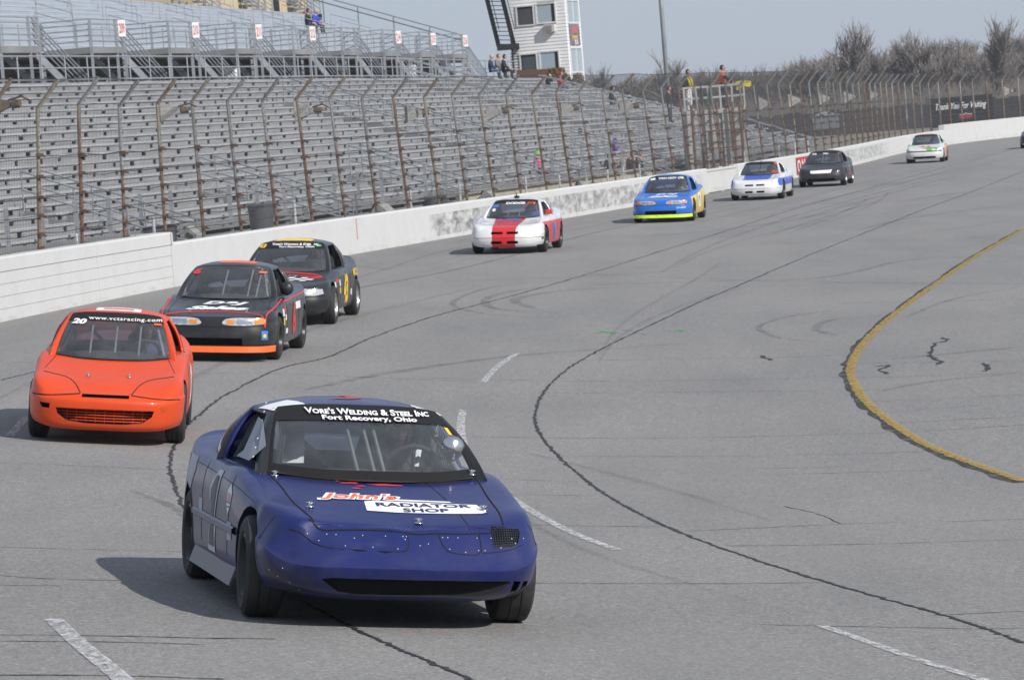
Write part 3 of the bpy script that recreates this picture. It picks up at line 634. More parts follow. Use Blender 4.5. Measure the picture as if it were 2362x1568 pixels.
class Car:
    def __init__(s, S, name, label, res=6):
        s.S = S; s.res = res; s.root = thing(name, label, 'race car', group='race cars running round the turn'); s.M = Matrix.Identity(4)
        s.body(); s.cabin()
    # ---- lower body
    def net(s):
        S = s.S; O = S['outline']; n = len(O); rows = []
        for i in range(n):
            a = Vector((*O[max(i - 1, 0)], 0)) if i else Vector((O[1][0], -O[1][1], 0)); b = Vector((*O[min(i + 1, n - 1)], 0)) if i < n - 1 else Vector((O[n - 2][0], -O[n - 2][1], 0))
            d = (b - a).normalized(); N = Vector((-d.y, d.x, 0))
            if N.dot(Vector((O[i][0] * .2, O[i][1], 0))) < 0: N = -N
            if i == 0: N = Vector((1, 0, 0))
            if i == n - 1: N = Vector((-1, 0, 0))
            p = Vector((*O[i], 0)); col = []
            for (z, ins) in S['prof'][i]: q = p - N * ins; q.z = z; col.append(q)
            xc, zc = S['centre'][i]; e = col[-1]; c = Vector((xc, 0, zc))
            for u in (.34, .67, 1.0): q = e.lerp(c, u); q.z = e.z + (c.z - e.z) * (1 - (1 - u) ** 2); col.append(q)
            rows.append(col)
        return rows
    def body(s):
        S = s.S; G = resample(s.net(), s.res, max(3, s.res // 2 + 1)); bm = bmesh.new(); vs = []
        for r in G: vs.append([bm.verts.new(p) for p in r])
        vm = [[bm.verts.new((p.x, -p.y, p.z)) for p in r] for r in G]
        for i in range(len(G) - 1):
            for j in range(len(G[0]) - 1):
                bm.faces.new((vs[i][j], vs[i + 1][j], vs[i + 1][j + 1], vs[i][j + 1])); bm.faces.new((vm[i][j], vm[i][j + 1], vm[i + 1][j + 1], vm[i + 1][j]))
            bm.faces.new((vs[i][0], vm[i][0], vm[i + 1][0], vs[i + 1][0]))
        bmesh.ops.remove_doubles(bm, verts=bm.verts, dist=.0008); bmesh.ops.dissolve_degenerate(bm, edges=bm.edges, dist=1e-5)
        bmesh.ops.recalc_face_normals(bm, faces=bm.faces)
        if 'dent' in S:
            for v in bm.verts:
                for (c, r, d) in S['dent']:
                    L = (v.co - Vector(c)).length
                    if L < r: v.co += Vector(d) * (1 - (L / r) ** 2) ** 2
        me = bpy.data.meshes.new('t'); bm.to_mesh(me); s.bvh = BVHTree.FromBMesh(bm); bm.free()
        me.materials.append(S['paint']); me.materials.append(M_black)
        ob = bpy.data.objects.new('t', me); COL.objects.link(ob)
        cut = MB(); wr = S.get('arch', .335)
        for ax in S['axles']:
            for sd in (1, -1):
                Mx = Matrix.Translation((ax, sd * .42, S.get('arch_z', .30))) @ Matrix.Rotation(-sd * math.pi / 2, 4, 'X'); k = len(cut.v)
                cut.lathe([(wr, 0), (wr, .75)], 28, Mx); cut.f += [tuple(k + i for i in reversed(range(28))), tuple(k + 28 + i for i in range(28))]; cut.m += [0, 0]
        x0, x1 = S['pit']; cut.box(((x0 + x1) / 2, 0, .95), (x1 - x0, 1.16, 1.1))
        for poly, depth, xs_ in S.get('holes', []):
            n = len(poly); k = len(cut.v); cut.v += [(xs_, y, z) for y, z in poly] + [(xs_ - depth, y, z) for y, z in poly]
            cut.f += [tuple(k + i for i in range(n)), tuple(k + n + i for i in reversed(range(n)))] + [(k + i, k + n + i, k + n + (i + 1) % n, k + (i + 1) % n) for i in range(n)]; cut.m += [0] * (n + 2)
        cm = bpy.data.meshes.new('c'); cm.from_pydata(cut.v, [], cut.f); bmc = bmesh.new(); bmc.from_mesh(cm); bmesh.ops.recalc_face_normals(bmc, faces=bmc.faces); bmc.to_mesh(cm); bmc.free()
        cm.materials.append(S['paint']); cm.materials.append(M_black); cm.polygons.foreach_set('material_index', [1] * len(cm.polygons))
        co = bpy.data.objects.new('c', cm); COL.objects.link(co)
        md = ob.modifiers.new('b', 'BOOLEAN'); md.object = co; md.operation = 'DIFFERENCE'; md.solver = 'EXACT'
        dg = bpy.context.evaluated_depsgraph_get(); ev = bpy.data.meshes.new_from_object(ob.evaluated_get(dg))
        bpy.data.objects.remove(ob); bpy.data.objects.remove(co)
        bm = bmesh.new(); bm.from_mesh(ev); groups = {}
        for f in bm.faces: groups.setdefault('inner_shell' if f.material_index == 1 else s.part_of(f.calc_center_median(), f.normal), []).append(f)
        for nm, fs in groups.items():
            idx = {}; V = []; F = []
            for f in fs:
                F.append([idx.setdefault(v.index, len(idx)) for v in f.verts])
            V = [None] * len(idx)
            for k, v in idx.items(): V[v] = k
            bm.verts.ensure_lookup_table(); m2 = bpy.data.meshes.new(nm); m2.from_pydata([tuple(bm.verts[k].co) for k in V], [], F)
            m2.materials.append(M_black if nm == 'inner_shell' else S.get('part_mats', {}).get(nm.split('#')[0], S['paint'])); m2.polygons.foreach_set('use_smooth', [nm != 'inner_shell'] * len(m2.polygons)); m2.update()
            if nm != 'inner_shell': m2.set_sharp_from_angle(angle=R_(38))
            o = bpy.data.objects.new(nm.split('#')[0], m2); COL.objects.link(o); o.parent = s.root
        bm.free(); bpy.data.meshes.remove(ev)
    def part_of(s, c, n):
        S = s.S; sd = '#l' if c.y > 0 else '#r'; xd0, xd1 = S['door']; xb = S['bumper_x']; xr_ = S['rear_bumper_x']
        if n.z < -.75 and c.z < .35: return 'floor_pan'
        if c.x > S['cowl'] - .02 and n.z > .45 and c.x < S['hood_front'] and abs(c.y) < S['hood_w']: return 'hood'
        if c.x > xb and c.z < S.get('bumper_top', 9): return 'front_bumper'
        if c.x > xd1: return 'fender' + sd
        if c.x < xr_ and c.z < .72: return 'rear_bumper'
        if c.x < S['deck'] and n.z > .5 and abs(c.y) < .58: return 'trunk_lid'
        if c.z < .30: return 'rocker' + sd
        if c.x > xd0: return 'door' + sd
        return 'quarter_panel' + sd
    # ---- greenhouse
    def cabin(s):
        S = s.S; base = [Vector(p) for p in S['g_base']]
        for p in base:                                     # sink the foot of the cabin into the body
            h = s.bvh.ray_cast(Vector((p.x, p.y, 3)), Vector((0, 0, -1)))
            if h[0] is not None: p.z = h[0].z - .012
        S['g_base'] = [tuple(p) for p in base]; roof = [Vector(p) for p in S['g_roof']]; n = len(base); k = max(1, s.res // 2)
        V = [0, .05, .16, .30, .45, .60, .74, S.get('ban', .82), .93, 1.0]; bul = S.get('bulge', .035); sub = [3 * k, 3 * k, 1 * k + 1, 4 * k, 1 * k, 3 * k, 1 * k + 1, 3 * k, 3 * k]
        def fine(P): return sum([catmull_seg(P, i, sub[i]) for i in range(n - 1)], []) + [P[-1]]
        B, T = fine(base), fine(roof); marks = [sum(sub[:i]) for i in range(n)]; rows = []
        ctr = Vector((S['roof_c'], 0, 0))
        for b, t_ in zip(B, T):
            col = []; o = (b - ctr); o.z = 0; o = o.normalized() * .8 + Vector((0, 0, .6))
            for v in V: col.append(b.lerp(t_, v) + o * (bul * 4 * v * (1 - v)))
            xc = S['roof_c'] + (t_.x - S['roof_c']) * (abs((t_.x - S['roof_c'])) / max(abs(T[0].x - S['roof_c']), abs(T[-1].x - S['roof_c']))) ** .6
            c = Vector((xc, 0, S['roof_z'] - S.get('roof_drop', .03) * ((xc - S['roof_c']) / .5) ** 2))
            for u in (.04, .12, .3, .6, 1.0): q = t_.lerp(c, u); q.z = t_.z + (c.z - t_.z) * (1 - (1 - u) ** 2.4); col.append(q)
            rows.append(col)
        nv = len(V); mb = MB(); fr, ws, bk, rf, bd, ban = MB(), MB(), MB(), MB(), MB(), MB()
        def st(i):
            for a in range(n - 1):
                if marks[a] <= i < marks[a + 1]: return a
        full = [(1, r) for r in rows]
        for sd in (1, -1):
            P = [[Vector((p.x, p.y * sd, p.z)) for p in r] for r in rows]
            for i in range(len(rows) - 1):
                a = st(i)
                for j in range(len(rows[0]) - 1):
                    q = [P[i][j], P[i + 1][j], P[i + 1][j + 1], P[i][j + 1]]
                    if sd < 0: q = q[::-1]
                    win = 1 <= j <= nv - 3
                    if j >= nv - 1: rf.add(q, [(0, 1, 2, 3)])
                    elif a in (0, 1) and j == nv - 2 and S.get('banner', True): ban.add([p + Vector((.004, 0, .004)) for p in q], [(0, 1, 2, 3)])
                    elif a in (0, 1) and (win or j == 0):
                        if j == 0: bd.add(q, [(0, 1, 2, 3)])
                        else:
                            ws.add(q, [(0, 1, 2, 3)])
                            bord = S.get('ws_border')
                            if bord and (j == 1 or i >= marks[2] - 1): bd.add([p + Vector((.004, 0, .004)) for p in q], [(0, 1, 2, 3)])
                            if j == nv - 3 and S.get('banner', True): ban.add([p + Vector((.005, 0, .005)) for p in q], [(0, 1, 2, 3)])
                    elif a in (7, 8) and win: bk.add(q, [(0, 1, 2, 3)])
                    elif a == 3 and win: pass                                   # door window: open
                    elif a == 5 and win:
                        if S.get('quarter_glass', True): bk.add(q, [(0, 1, 2, 3)])
                        else: fr.add(q, [(0, 1, 2, 3)])
                    else: fr.add(q, [(0, 1, 2, 3)])
        def fin(m, nm, mt, solid=0, parent=None):
            if not m.f: return None
            o = m.build(nm, mt, parent or s.root); bm = bmesh.new(); bm.from_mesh(o.data); bmesh.ops.remove_doubles(bm, verts=bm.verts, dist=.0009); bmesh.ops.recalc_face_normals(bm, faces=bm.faces)
            up = sum((f.normal.z for f in bm.faces))
            if up < 0: bmesh.ops.reverse_faces(bm, faces=bm.faces)
            bm.to_mesh(o.data); bm.free(); o.data.polygons.foreach_set('use_smooth', [True] * len(o.data.polygons)); o.data.set_sharp_from_angle(angle=R_(50))
            if solid:
                md = o.modifiers.new('s', 'SOLIDIFY'); md.thickness = solid; md.offset = -1; o.data.materials.append(M_inner); md.material_offset = 1
            return o
        pm = S.get('part_mats', {})
        fin(fr, 'pillar_frame', pm.get('pillar_frame', S['paint']), .03); s.roof = fin(rf, 'roof', pm.get('roof', S['paint']), .02)
        s.ws = fin(ws, 'windshield', M_glass); fin(bk, 'rear_window', M_glassr); fin(bd, 'windshield_border', M_black, parent=s.ws); fin(ban, 'windshield_banner', S.get('ban_mat', M_black), parent=s.ws)
        allm = MB()
        for m in (fr, ws, bk, rf): allm.add(m.v, m.f)
        vv = [Vector(p) for p in allm.v]; s.bvh2 = BVHTree.FromPolygons(vv, allm.f)
        s.rows = rows; s.marks = marks; s.nv = nv
    # ---- things laid on the skin
    def hit(s, o, d):
        best = None
        for b in (s.bvh, s.bvh2):
            h = b.ray_cast(o, d, 8)
            if h[0] is not None and (best is None or h[3] < best[3]): best = h
        return best
    FR = {'front': (lambda u, v: Vector((4, u, v)), Vector((-1, 0, 0))), 'top': (lambda u, v: Vector((-v, u, 4)), Vector((0, 0, -1))),
          'left': (lambda u, v: Vector((-u, 4, v)), Vector((0, -1, 0))), 'right': (lambda u, v: Vector((u, -4, v)), Vector((0, 1, 0)))}
    def lay(s, bm, view, mtl, name, lift=.004, parent=None):
        f, d = s.FR[view]; bad = []
        for _ in range(6):
            E = [e for e in bm.edges if e.calc_length() > .045]
            if not E or len(bm.faces) > 4000: break
            bmesh.ops.subdivide_edges(bm, edges=E, cuts=1, use_grid_fill=False); bmesh.ops.triangulate(bm, faces=bm.faces)
        for v in bm.verts:
            o = f(v.co.x, v.co.y); h = s.hit(o, d)
            if h is None: bad.append(v); continue
            nrm = h[1]
            if nrm.dot(d) > 0: nrm = -nrm
            v.co = h[0] + nrm * lift
        if bad: bmesh.ops.delete(bm, geom=bad, context='VERTS')
        for fc in bm.faces:
            fc.normal_update(); fc.smooth = True
            if fc.normal.dot(d) > 0: fc.normal_flip()
        me = bpy.data.meshes.new(name); bm.to_mesh(me); bm.free(); me.materials.append(mtl)
        o = bpy.data.objects.new(name, me); COL.objects.link(o); o.parent = parent or s.root; return o
    def poly(s, view, pts, mtl, name='decal', lift=.003, parent=None):
        bm = bmesh.new(); bm.faces.new([bm.verts.new((x, y, 0)) for x, y in pts]); bmesh.ops.triangulate(bm, faces=bm.faces); return s.lay(bm, view, mtl, name, lift, parent)
    def text(s, view, txt, cx, cy, h, mtl, w=None, bold=.0, shear=0.0, rot=0.0, name='lettering', lift=.006, small=False, parent=None, mono=False):
        cu = bpy.data.curves.new('t', 'FONT'); cu.body = txt; cu.size = 1.0; cu.align_x = 'CENTER'; cu.align_y = 'CENTER'; cu.offset = bold; cu.shear = shear; cu.resolution_u = 3
        if mono: cu.space_character = 1.12
        if small:
            cu.small_caps_scale = .75
            for i, ch in enumerate(txt):
                if ch.islower(): cu.body_format[i].use_small_caps = True
        o = bpy.data.objects.new('t', cu); COL.objects.link(o); dg = bpy.context.evaluated_depsgraph_get(); dg.update(); me = bpy.data.meshes.new_from_object(o.evaluated_get(dg)); bpy.data.objects.remove(o)
        xs_ = [v.co.x for v in me.vertices]; ys_ = [v.co.y for v in me.vertices]
        if not xs_: return
        sy = h / max(1e-6, max(ys_) - min(ys_)); sx = (w / (max(xs_) - min(xs_))) if w else sy; mx, my = (max(xs_) + min(xs_)) / 2, (max(ys_) + min(ys_)) / 2; ca, sa = math.cos(rot), math.sin(rot)
        bm = bmesh.new(); bm.from_mesh(me); bpy.data.meshes.remove(me)
        for v in bm.verts:
            x, y = (v.co.x - mx) * sx, (v.co.y - my) * sy; v.co = Vector((cx + x * ca - y * sa, cy + x * sa + y * ca, 0))
        return s.lay(bm, view, mtl, name, lift, parent)
    def seam(s, view, pts, r=.0035, mtl=None, name='panel_seam', curve=True, lift=.0):
        f, d = s.FR[view]; P = [Vector((*p, 0)) for p in pts]; n = max(8, int(sum((a - b).length for a, b in zip(P, P[1:])) / .03))
        C = catmull(P, n) if curve and len(P) > 2 else [q for a, b in zip(P, P[1:]) for q in [a.lerp(b, i / 12) for i in range(13)]]
        pts3 = []
        for p in C:
            h = s.hit(f(p.x, p.y), d)
            if h: pts3.append(h[0] - d * lift)
        if len(pts3) > 1:
            mb = MB(); mb.tube(pts3, r, 5); return mb.build(name, mtl or M_seam, s.root)
    def dots(s, view, pts, r, mtl, name='rivet'):
        f, d = s.FR[view]; base = None
        for (u, v) in pts:
            h = s.hit(f(u, v), d)
            if not h: continue
            if base is None:
                mb = MB(); mb.lathe([(r, 0), (r * .8, r * .5), (.0001, r * .7)], 6); o = mb.build(name, mtl, s.root); base = o
            else: o = base.copy(); COL.objects.link(o)
            nrm = h[1] if h[1].dot(d) < 0 else -h[1]; o.matrix_parent_inverse = Matrix.Identity(4); o.location = h[0]; o.rotation_euler = nrm.to_track_quat('Z', 'Y').to_euler()
    def pin(s, x, y):
        h = s.hit(Vector((x, y, 4)), Vector((0, 0, -1)))
        if h:
            mb = MB(); mb.lathe([(.026, 0), (.026, .004), (.012, .006), (.010, .03), (.0001, .032)], 10)
            mb.tube([Vector((.035 * math.cos(a), .022 * math.sin(a), .024)) for a in [i * .5 for i in range(13)]], .0035, 4)
            o = mb.build('hood_pin', M_chrome, s.root, smooth_=True); o.location = h[0]
    # ---- wheels, cage, seat
    def wheels(s, r=.288, w=.20, y=.745, rim=M_rimblk, rim_r=.19, steer=0.0, spokes=False, camber=0.0):
        S = s.S; ty, rm = MB(), MB()
        ty.lathe([(rim_r, -w / 2 + .02), (rim_r + .02, -w / 2), (r - .045, -w / 2 - .006), (r - .012, -w / 2 + .012), (r, -w / 2 + .04), (r, -.035), (r - .006, -.032), (r - .006, -.027), (r, -.024), (r, .024), (r - .006, .027), (r - .006, .032), (r, .035), (r, w / 2 - .04), (r - .012, w / 2 - .012), (r - .045, w / 2 + .006), (rim_r + .02, w / 2), (rim_r, w / 2 - .02)], 36)
        rm.lathe([(rim_r + .004, w / 2 - .012), (rim_r - .012, w / 2 - .004), (rim_r - .02, w / 2 - .02), (rim_r - .035, w / 2 - .075), (.10, w / 2 - .085), (.085, w / 2 - .055), (.055, w / 2 - .05), (.05, w / 2 - .03), (.0001, w / 2 - .028)], 28)
        rm.lathe([(rim_r, -w / 2 + .02), (rim_r - .03, -w / 2 + .05), (.0001, -w / 2 + .06)], 20)
        for k in range(5 if not spokes else 8):
            a = 2 * math.pi * k / (5 if not spokes else 8); c = Vector((math.cos(a), math.sin(a), 0))
            if spokes: rm.beam(c * .06 + Vector((0, 0, w / 2 - .045)), c * (rim_r - .02) + Vector((0, 0, w / 2 - .03)), .03, .02)
            else: rm.tube([c * .055 + Vector((0, 0, w / 2 - .055)), c * .055 + Vector((0, 0, w / 2 - .03))], .012, 6)
        t0 = r0 = None
        for ai, ax in enumerate(S['axles']):
            for sd in (1, -1):
                e = bpy.data.objects.new('wheel', None); COL.objects.link(e); e.parent = s.root; e.location = (ax, sd * (y if not isinstance(y, tuple) else y[ai]), r)
                e.rotation_euler = (Matrix.Rotation(steer if ai == 0 else 0, 3, 'Z') @ Matrix.Rotation(-sd * math.pi / 2 + camber, 3, 'X') @ Matrix.Rotation(rnd.uniform(0, 6), 3, 'Z')).to_euler(); e.empty_display_size = .1
                if t0 is None: t0 = ty.build('tyre', M_tyre, e, auto=35); r0 = rm.build('rim', rim, e, auto=40)
                else:
                    for b, nm in ((t0, 'tyre'), (r0, 'rim')):
                        o = b.copy(); COL.objects.link(o); o.parent = e
    def interior(s, bars=True, seat=M_seatblk, tube=M_cage, diag=True, wsbars=(-.05, .12), net_=False):
        S = s.S; zb = S['g_base'][2][2]; rz = S['roof_z'] - .07; hx = S['g_roof'][5][0] + .02; ax, ay = S['g_base'][2][0] - .1, S['g_base'][2][1] - .06; tx, ty_, tz = S['g_roof'][2][0] - .04, S['g_roof'][2][1] - .06, S['g_roof'][2][2] - .05
        cage = bpy.data.objects.new('roll_cage', None); COL.objects.link(cage); cage.parent = s.root
        hw = S['g_roof'][4][1] - .04; bw = S['g_base'][4][1] - .08
        mb = MB(); mb.tube([(hx - .02, -bw, .35), (hx - .02, -bw, zb), (hx, -hw, rz - .06), (hx, -hw + .12, rz), (hx, hw - .12, rz), (hx, hw, rz - .06), (hx - .02, bw, zb), (hx - .02, bw, .35)], .022, 8); mb.build('main_hoop', tube, cage, smooth_=True)
        for sd in (1, -1):
            mb = MB(); mb.tube([(hx, sd * hw, rz - .05), (tx, sd * ty_, tz), (ax, sd * ay, zb), (ax + .02, sd * ay, .4)], .02, 8); mb.build('side_bar', tube, cage, smooth_=True)
            mb = MB(); mb.tube([(hx, sd * hw, rz - .08), (S['g_base'][7][0] + .1, sd * .5, zb - .1)], .02, 8); mb.build('rear_stay', tube, cage, smooth_=True)
            for z in (.55, .72): mb = MB(); mb.tube([(ax, sd * (ay + .01), z), (hx, sd * bw, z)], .02, 6); mb.build('door_bar', tube, cage)
        mb = MB(); mb.tube([(tx, -ty_, tz), (tx, ty_, tz)], .018, 6); mb.build('roof_bar', tube, cage)
        if diag: mb = MB(); mb.tube([(hx, -hw + .05, rz - .05), (hx - .01, bw - .3, .45)], .02, 6); mb.build('diagonal_bar', tube, cage)
        mb = MB(); mb.tube([(hx - .01, -bw, zb - .08), (hx - .01, bw, zb - .08)], .018, 6); mb.build('cross_bar', tube, cage)
        wx0 = S['g_base'][0][0] - .12; wx1 = S['g_roof'][0][0] - .03
        for y in wsbars: mb = MB(); mb.tube([(wx0, y, zb - .03), (wx1, y, S['g_roof'][0][2] - .04)], .012, 6); mb.build('windshield_brace', tube, cage)
        # dashboard, seat, steering wheel
        mb = MB(); w2 = .60; ysd = [w2 * i / 6 for i in range(-6, 7)]
        def skin(x, y):
            h = s.bvh.ray_cast(Vector((x, y, 3)), Vector((0, 0, -1))); return Vector((x, y, h[0].z + .014))
        mb.grid([[skin(min(wx0 + .10, S['g_base'][0][0] - .02 - .62 * y * y), y) for y in ysd], [skin(wx0 - .10 - .35 * y * y, y) for y in ysd], [skin(wx0 - .22, y) for y in ysd]]); mb.grid([[skin(wx0 - .22, y) for y in (-w2, 0, w2)], [Vector((wx0 - .36, y, zb - .10)) for y in (-w2, 0, w2)], [Vector((wx0 - .36, y, zb - .32)) for y in (-w2, 0, w2)]]); mb.build('dashboard', M_inner, s.root)
        sx = hx + .14; mb = MB()
        prof = [(.42, .42, .20), (.30, .40, .24), (.12, .40, .25), (.0, .46, .25), (-.06, .62, .25), (-.10, .80, .24), (-.13, .92, .20), (-.15, 1.00, .12), (-.16, 1.08, .11)]
        rows = []
        for dx, z, w in prof: rows.append([Vector((sx + dx + .05 * abs(u) ** 3, .34 + u * w, z + .05 * abs(u) ** 3)) for u in (-1, -.8, -.4, 0, .4, .8, 1)])
        mb.grid(rows); o = mb.build('driver_seat', seat, s.root, smooth_=True); md = o.modifiers.new('s', 'SOLIDIFY'); md.thickness = .04
        c = Vector((sx + .52, .34, .80 if zb < 1 else .84)); nrm = Vector((-.9, 0, .42)).normalized(); u, v = Vector((0, 1, 0)), nrm.cross(Vector((0, 1, 0)))
        mb = MB(); mb.tube([c + (u * math.cos(a) + v * math.sin(a)) * .175 for a in [i * math.pi / 12 for i in range(25)]], .016, 6)
        for a in (.3, 2.84, 4.71): mb.tube([c - nrm * .02, c + (u * math.cos(a) + v * math.sin(a)) * .17], .012, 5)
        mb.tube([c - nrm * .25, c - nrm * .01], .025, 6); mb.build('steering_wheel', M_inner, s.root, smooth_=True); s.wheel_c, s.wheel_n, s.seat_x = c, nrm, sx
        # parcel shelf behind the seats
        xr0 = S['g_base'][9][0]; mb = MB(); mb.box(((xr0 + S['pit'][0]) / 2 + .06, 0, zb - .06), (abs(S['pit'][0] - xr0) + .3, 1.1, .02)); mb.build('parcel_shelf', M_inner, s.root)
        if net_:
            mb = MB(); yb = S['g_base'][3][1] - .05
            for k in range(7): x = lerp(hx + .06, hx + .48, k / 6); mb.tube([(x, yb - .02, zb + .0), (x, yb - .12, rz - .06)], .006, 4)
            for k in range(5): z = lerp(zb + .02, rz - .08, k / 4); yy = yb - .02 - .1 * k / 4; mb.tube([(hx + .05, yy, z), (hx + .49, yy, z)], .006, 4)
            mb.build('window_net', M_cageblk, s.root)
    def driver(s, label, suit, helm=None, hood_=None, face=0.0, nod=0.0, gloves=None):
        W_ = s.wheel_c; sx = s.seat_x; o = Vector((sx + .02, .34, .36)); top = s.S['roof_z'] - .10; k = min(1.0, (top - o.z) / .96)
        ov = dict(nod=nod); u = Vector((0, 1, 0))
        for sd, nm in ((1, '_l'), (-1, '_r')): q = (W_ - o + Vector((-.05, sd * .16, .06))) / k; ov['wr' + nm] = tuple(q); ov['el' + nm] = (q.x * .42, sd * .28, q.z - .18)
        for key in ('kn', 'an', 'to'): v = POSES['drive'][key]; ov[key] = (v[0] * .9, v[1], v[2] * .8)
        return person(label, 'drive', (suit, suit, M_shoe), hair=None if helm else 'dark', gloves=True, helmet=helm, over=ov, group='drivers at the wheel', parent_M=s.M @ Matrix.Translation(o) @ Matrix.Scale(k, 4), face=face)
    def place(s, fx, fy, heading, ys=1.0):
        """front axle centre over (fx, fy), forward = heading (2D), resting on the track surface"""
        f = Vector((heading[0], heading[1], 0)).normalized(); l = Vector((-f.y, f.x, 0)); xa, xb = s.S['axles']; fr = Vector((fx, fy, 0)); rr = fr - f * (xa - xb)
        Z = lambda p: zf(p.x, p.y)
        zf_l, zf_r, zr_l, zr_r = Z(fr + l * .72), Z(fr - l * .72), Z(rr + l * .72), Z(rr - l * .72)
        zF, zR = (zf_l + zf_r) / 2, (zr_l + zr_r) / 2; F = Vector((f.x * (xa - xb), f.y * (xa - xb), zF - zR)).normalized(); L = Vector((l.x * 1.44, l.y * 1.44, ((zf_l - zf_r) + (zr_l - zr_r)) / 2)).normalized()
        U = F.cross(L).normalized(); L = U.cross(F) * ys; o = Vector((fr.x, fr.y, zF)) - F * xa
        s.M = Matrix(((F.x, L.x, U.x, o.x), (F.y, L.y, U.y, o.y), (F.z, L.z, U.z, o.z), (0, 0, 0, 1))); s.root.matrix_world = s.M; return s.M

def std_spec(**kw):
    """a small coupe; every field can be overridden"""
    fx, w, rx = kw.get('nose', 2.12), kw.get('w', .85), kw.get('tail', -2.11); fa, ra = kw.get('axles', (1.28, -1.28))
    outline = kw.get('outline') or [(fx, 0), (fx - .02, .34), (fx - .085, .58), (fx - .22, .735), (fx - .48, .82), (fa, w - .01), (.55, w), (-.1, w), (-.75, w), (ra, w), (rx + .36, w - .04), (rx + .13, w - .15), (rx + .03, .42), (rx, 0)]
    zb = kw.get('zb', [.17, .17, .18, .20, .22, .20, .19, .19, .19, .20, .26, .28, .28, .28]); hf = kw.get('hood_z', .68); cz = kw.get('cowl_z', .94); bm_ = kw.get('bump_z', .46); ins = kw.get('nose_ins', (.03, .13, .25)); lz = kw.get('nose_lz', (.53, .61, .665))
    sh = kw.get('shoulder', .83); dk = kw.get('deck_z', 1.0); tk = kw.get('tuck', (.05, .012)); front = lambda z0, k: [(z0, tk[0]), (z0 + .06, tk[1]), (bm_, 0), (lz[0], ins[0]), (lz[1], ins[1] * k), (lz[2], ins[2] * k)]
    side = lambda z0, s_, e: [(z0, .035), (z0 + .09, .006), (.50, 0), (s_ - .14, .008), (s_ - .03, .03), (s_ + .025, .09)]
    rear = lambda z0, k: [(z0, .06), (z0 + .08, .01), (.48, 0), (.60, .02), (dk - .10, .05 * k + .03), (dk - .02, .10 * k + .04)]
    mid = lambda A, B, t: [(lerp(a[0], b[0], t), lerp(a[1], b[1], t)) for a, b in zip(A, B)]
    s5 = side(zb[5], kw.get('fender_z', .74), 0)
    prof = [front(zb[0], 1), front(zb[1], 1), front(zb[2], .95), mid(front(zb[3], .8), s5, .25), mid(front(zb[4], .6), s5, .7), s5, side(zb[6], sh, 0), side(zb[7], sh, 0), side(zb[8], sh + .01, 0), side(zb[9], sh + .03, 0), mid(side(zb[10], sh + .03, 0), rear(zb[10], .5), .5), rear(zb[11], .8), rear(zb[12], 1), rear(zb[13], 1)]
    e0 = fx - ins[2]
    centre = [(e0, lz[2]), (e0 - .02, lz[2] + .005), (e0 - .06, lz[2] + .012), (e0 - .14, lz[2] + .03), (e0 - .28, lerp(lz[2], cz, .25)), (fa + .02, lerp(lz[2], cz, .52)), (.62, cz + .0), (-.1, cz), (-.8, cz + .01), (ra, dk + .0), (rx + .42, dk + .01), (rx + .28, dk + .005), (rx + .18, dk - .005), (rx + .15, dk - .015)]
    S = dict(outline=outline, prof=prof, centre=centre, axles=(fa, ra), pit=(-.95, .74), door=(-.55, .62), bumper_x=fa + .36, rear_bumper_x=rx + .35, cowl=.62, hood_front=e0 + .02, hood_w=.60, deck=-1.3)
    zbse = cz; rz = kw.get('roof_z', 1.29)
    S['g_base'] = [(1.02, 0, zbse + .005), (.96, .36, zbse), (.76, .63, zbse - .025), (.68, .705, zbse - .035), (-.40, .745, zbse - .02), (-.50, .745, zbse - .01), (-1.08, .71, zbse + .02), (-1.24, .62, dk), (-1.42, .36, dk + .015), (-1.46, 0, dk + .02)]
    S['g_roof'] = [(.16, 0, rz - .035), (.14, .32, rz - .04), (.05, .49, rz - .065), (-.02, .535, rz - .085), (-.46, .55, rz - .08), (-.54, .55, rz - .08), (-.74, .525, rz - .095), (-.82, .46, rz - .09), (-.92, .27, rz - .07), (-.94, 0, rz - .06)]
    S['roof_c'] = -.36; S['roof_z'] = rz
    for k, v in kw.items():
        if k not in ('outline',): S[k] = v
    return S
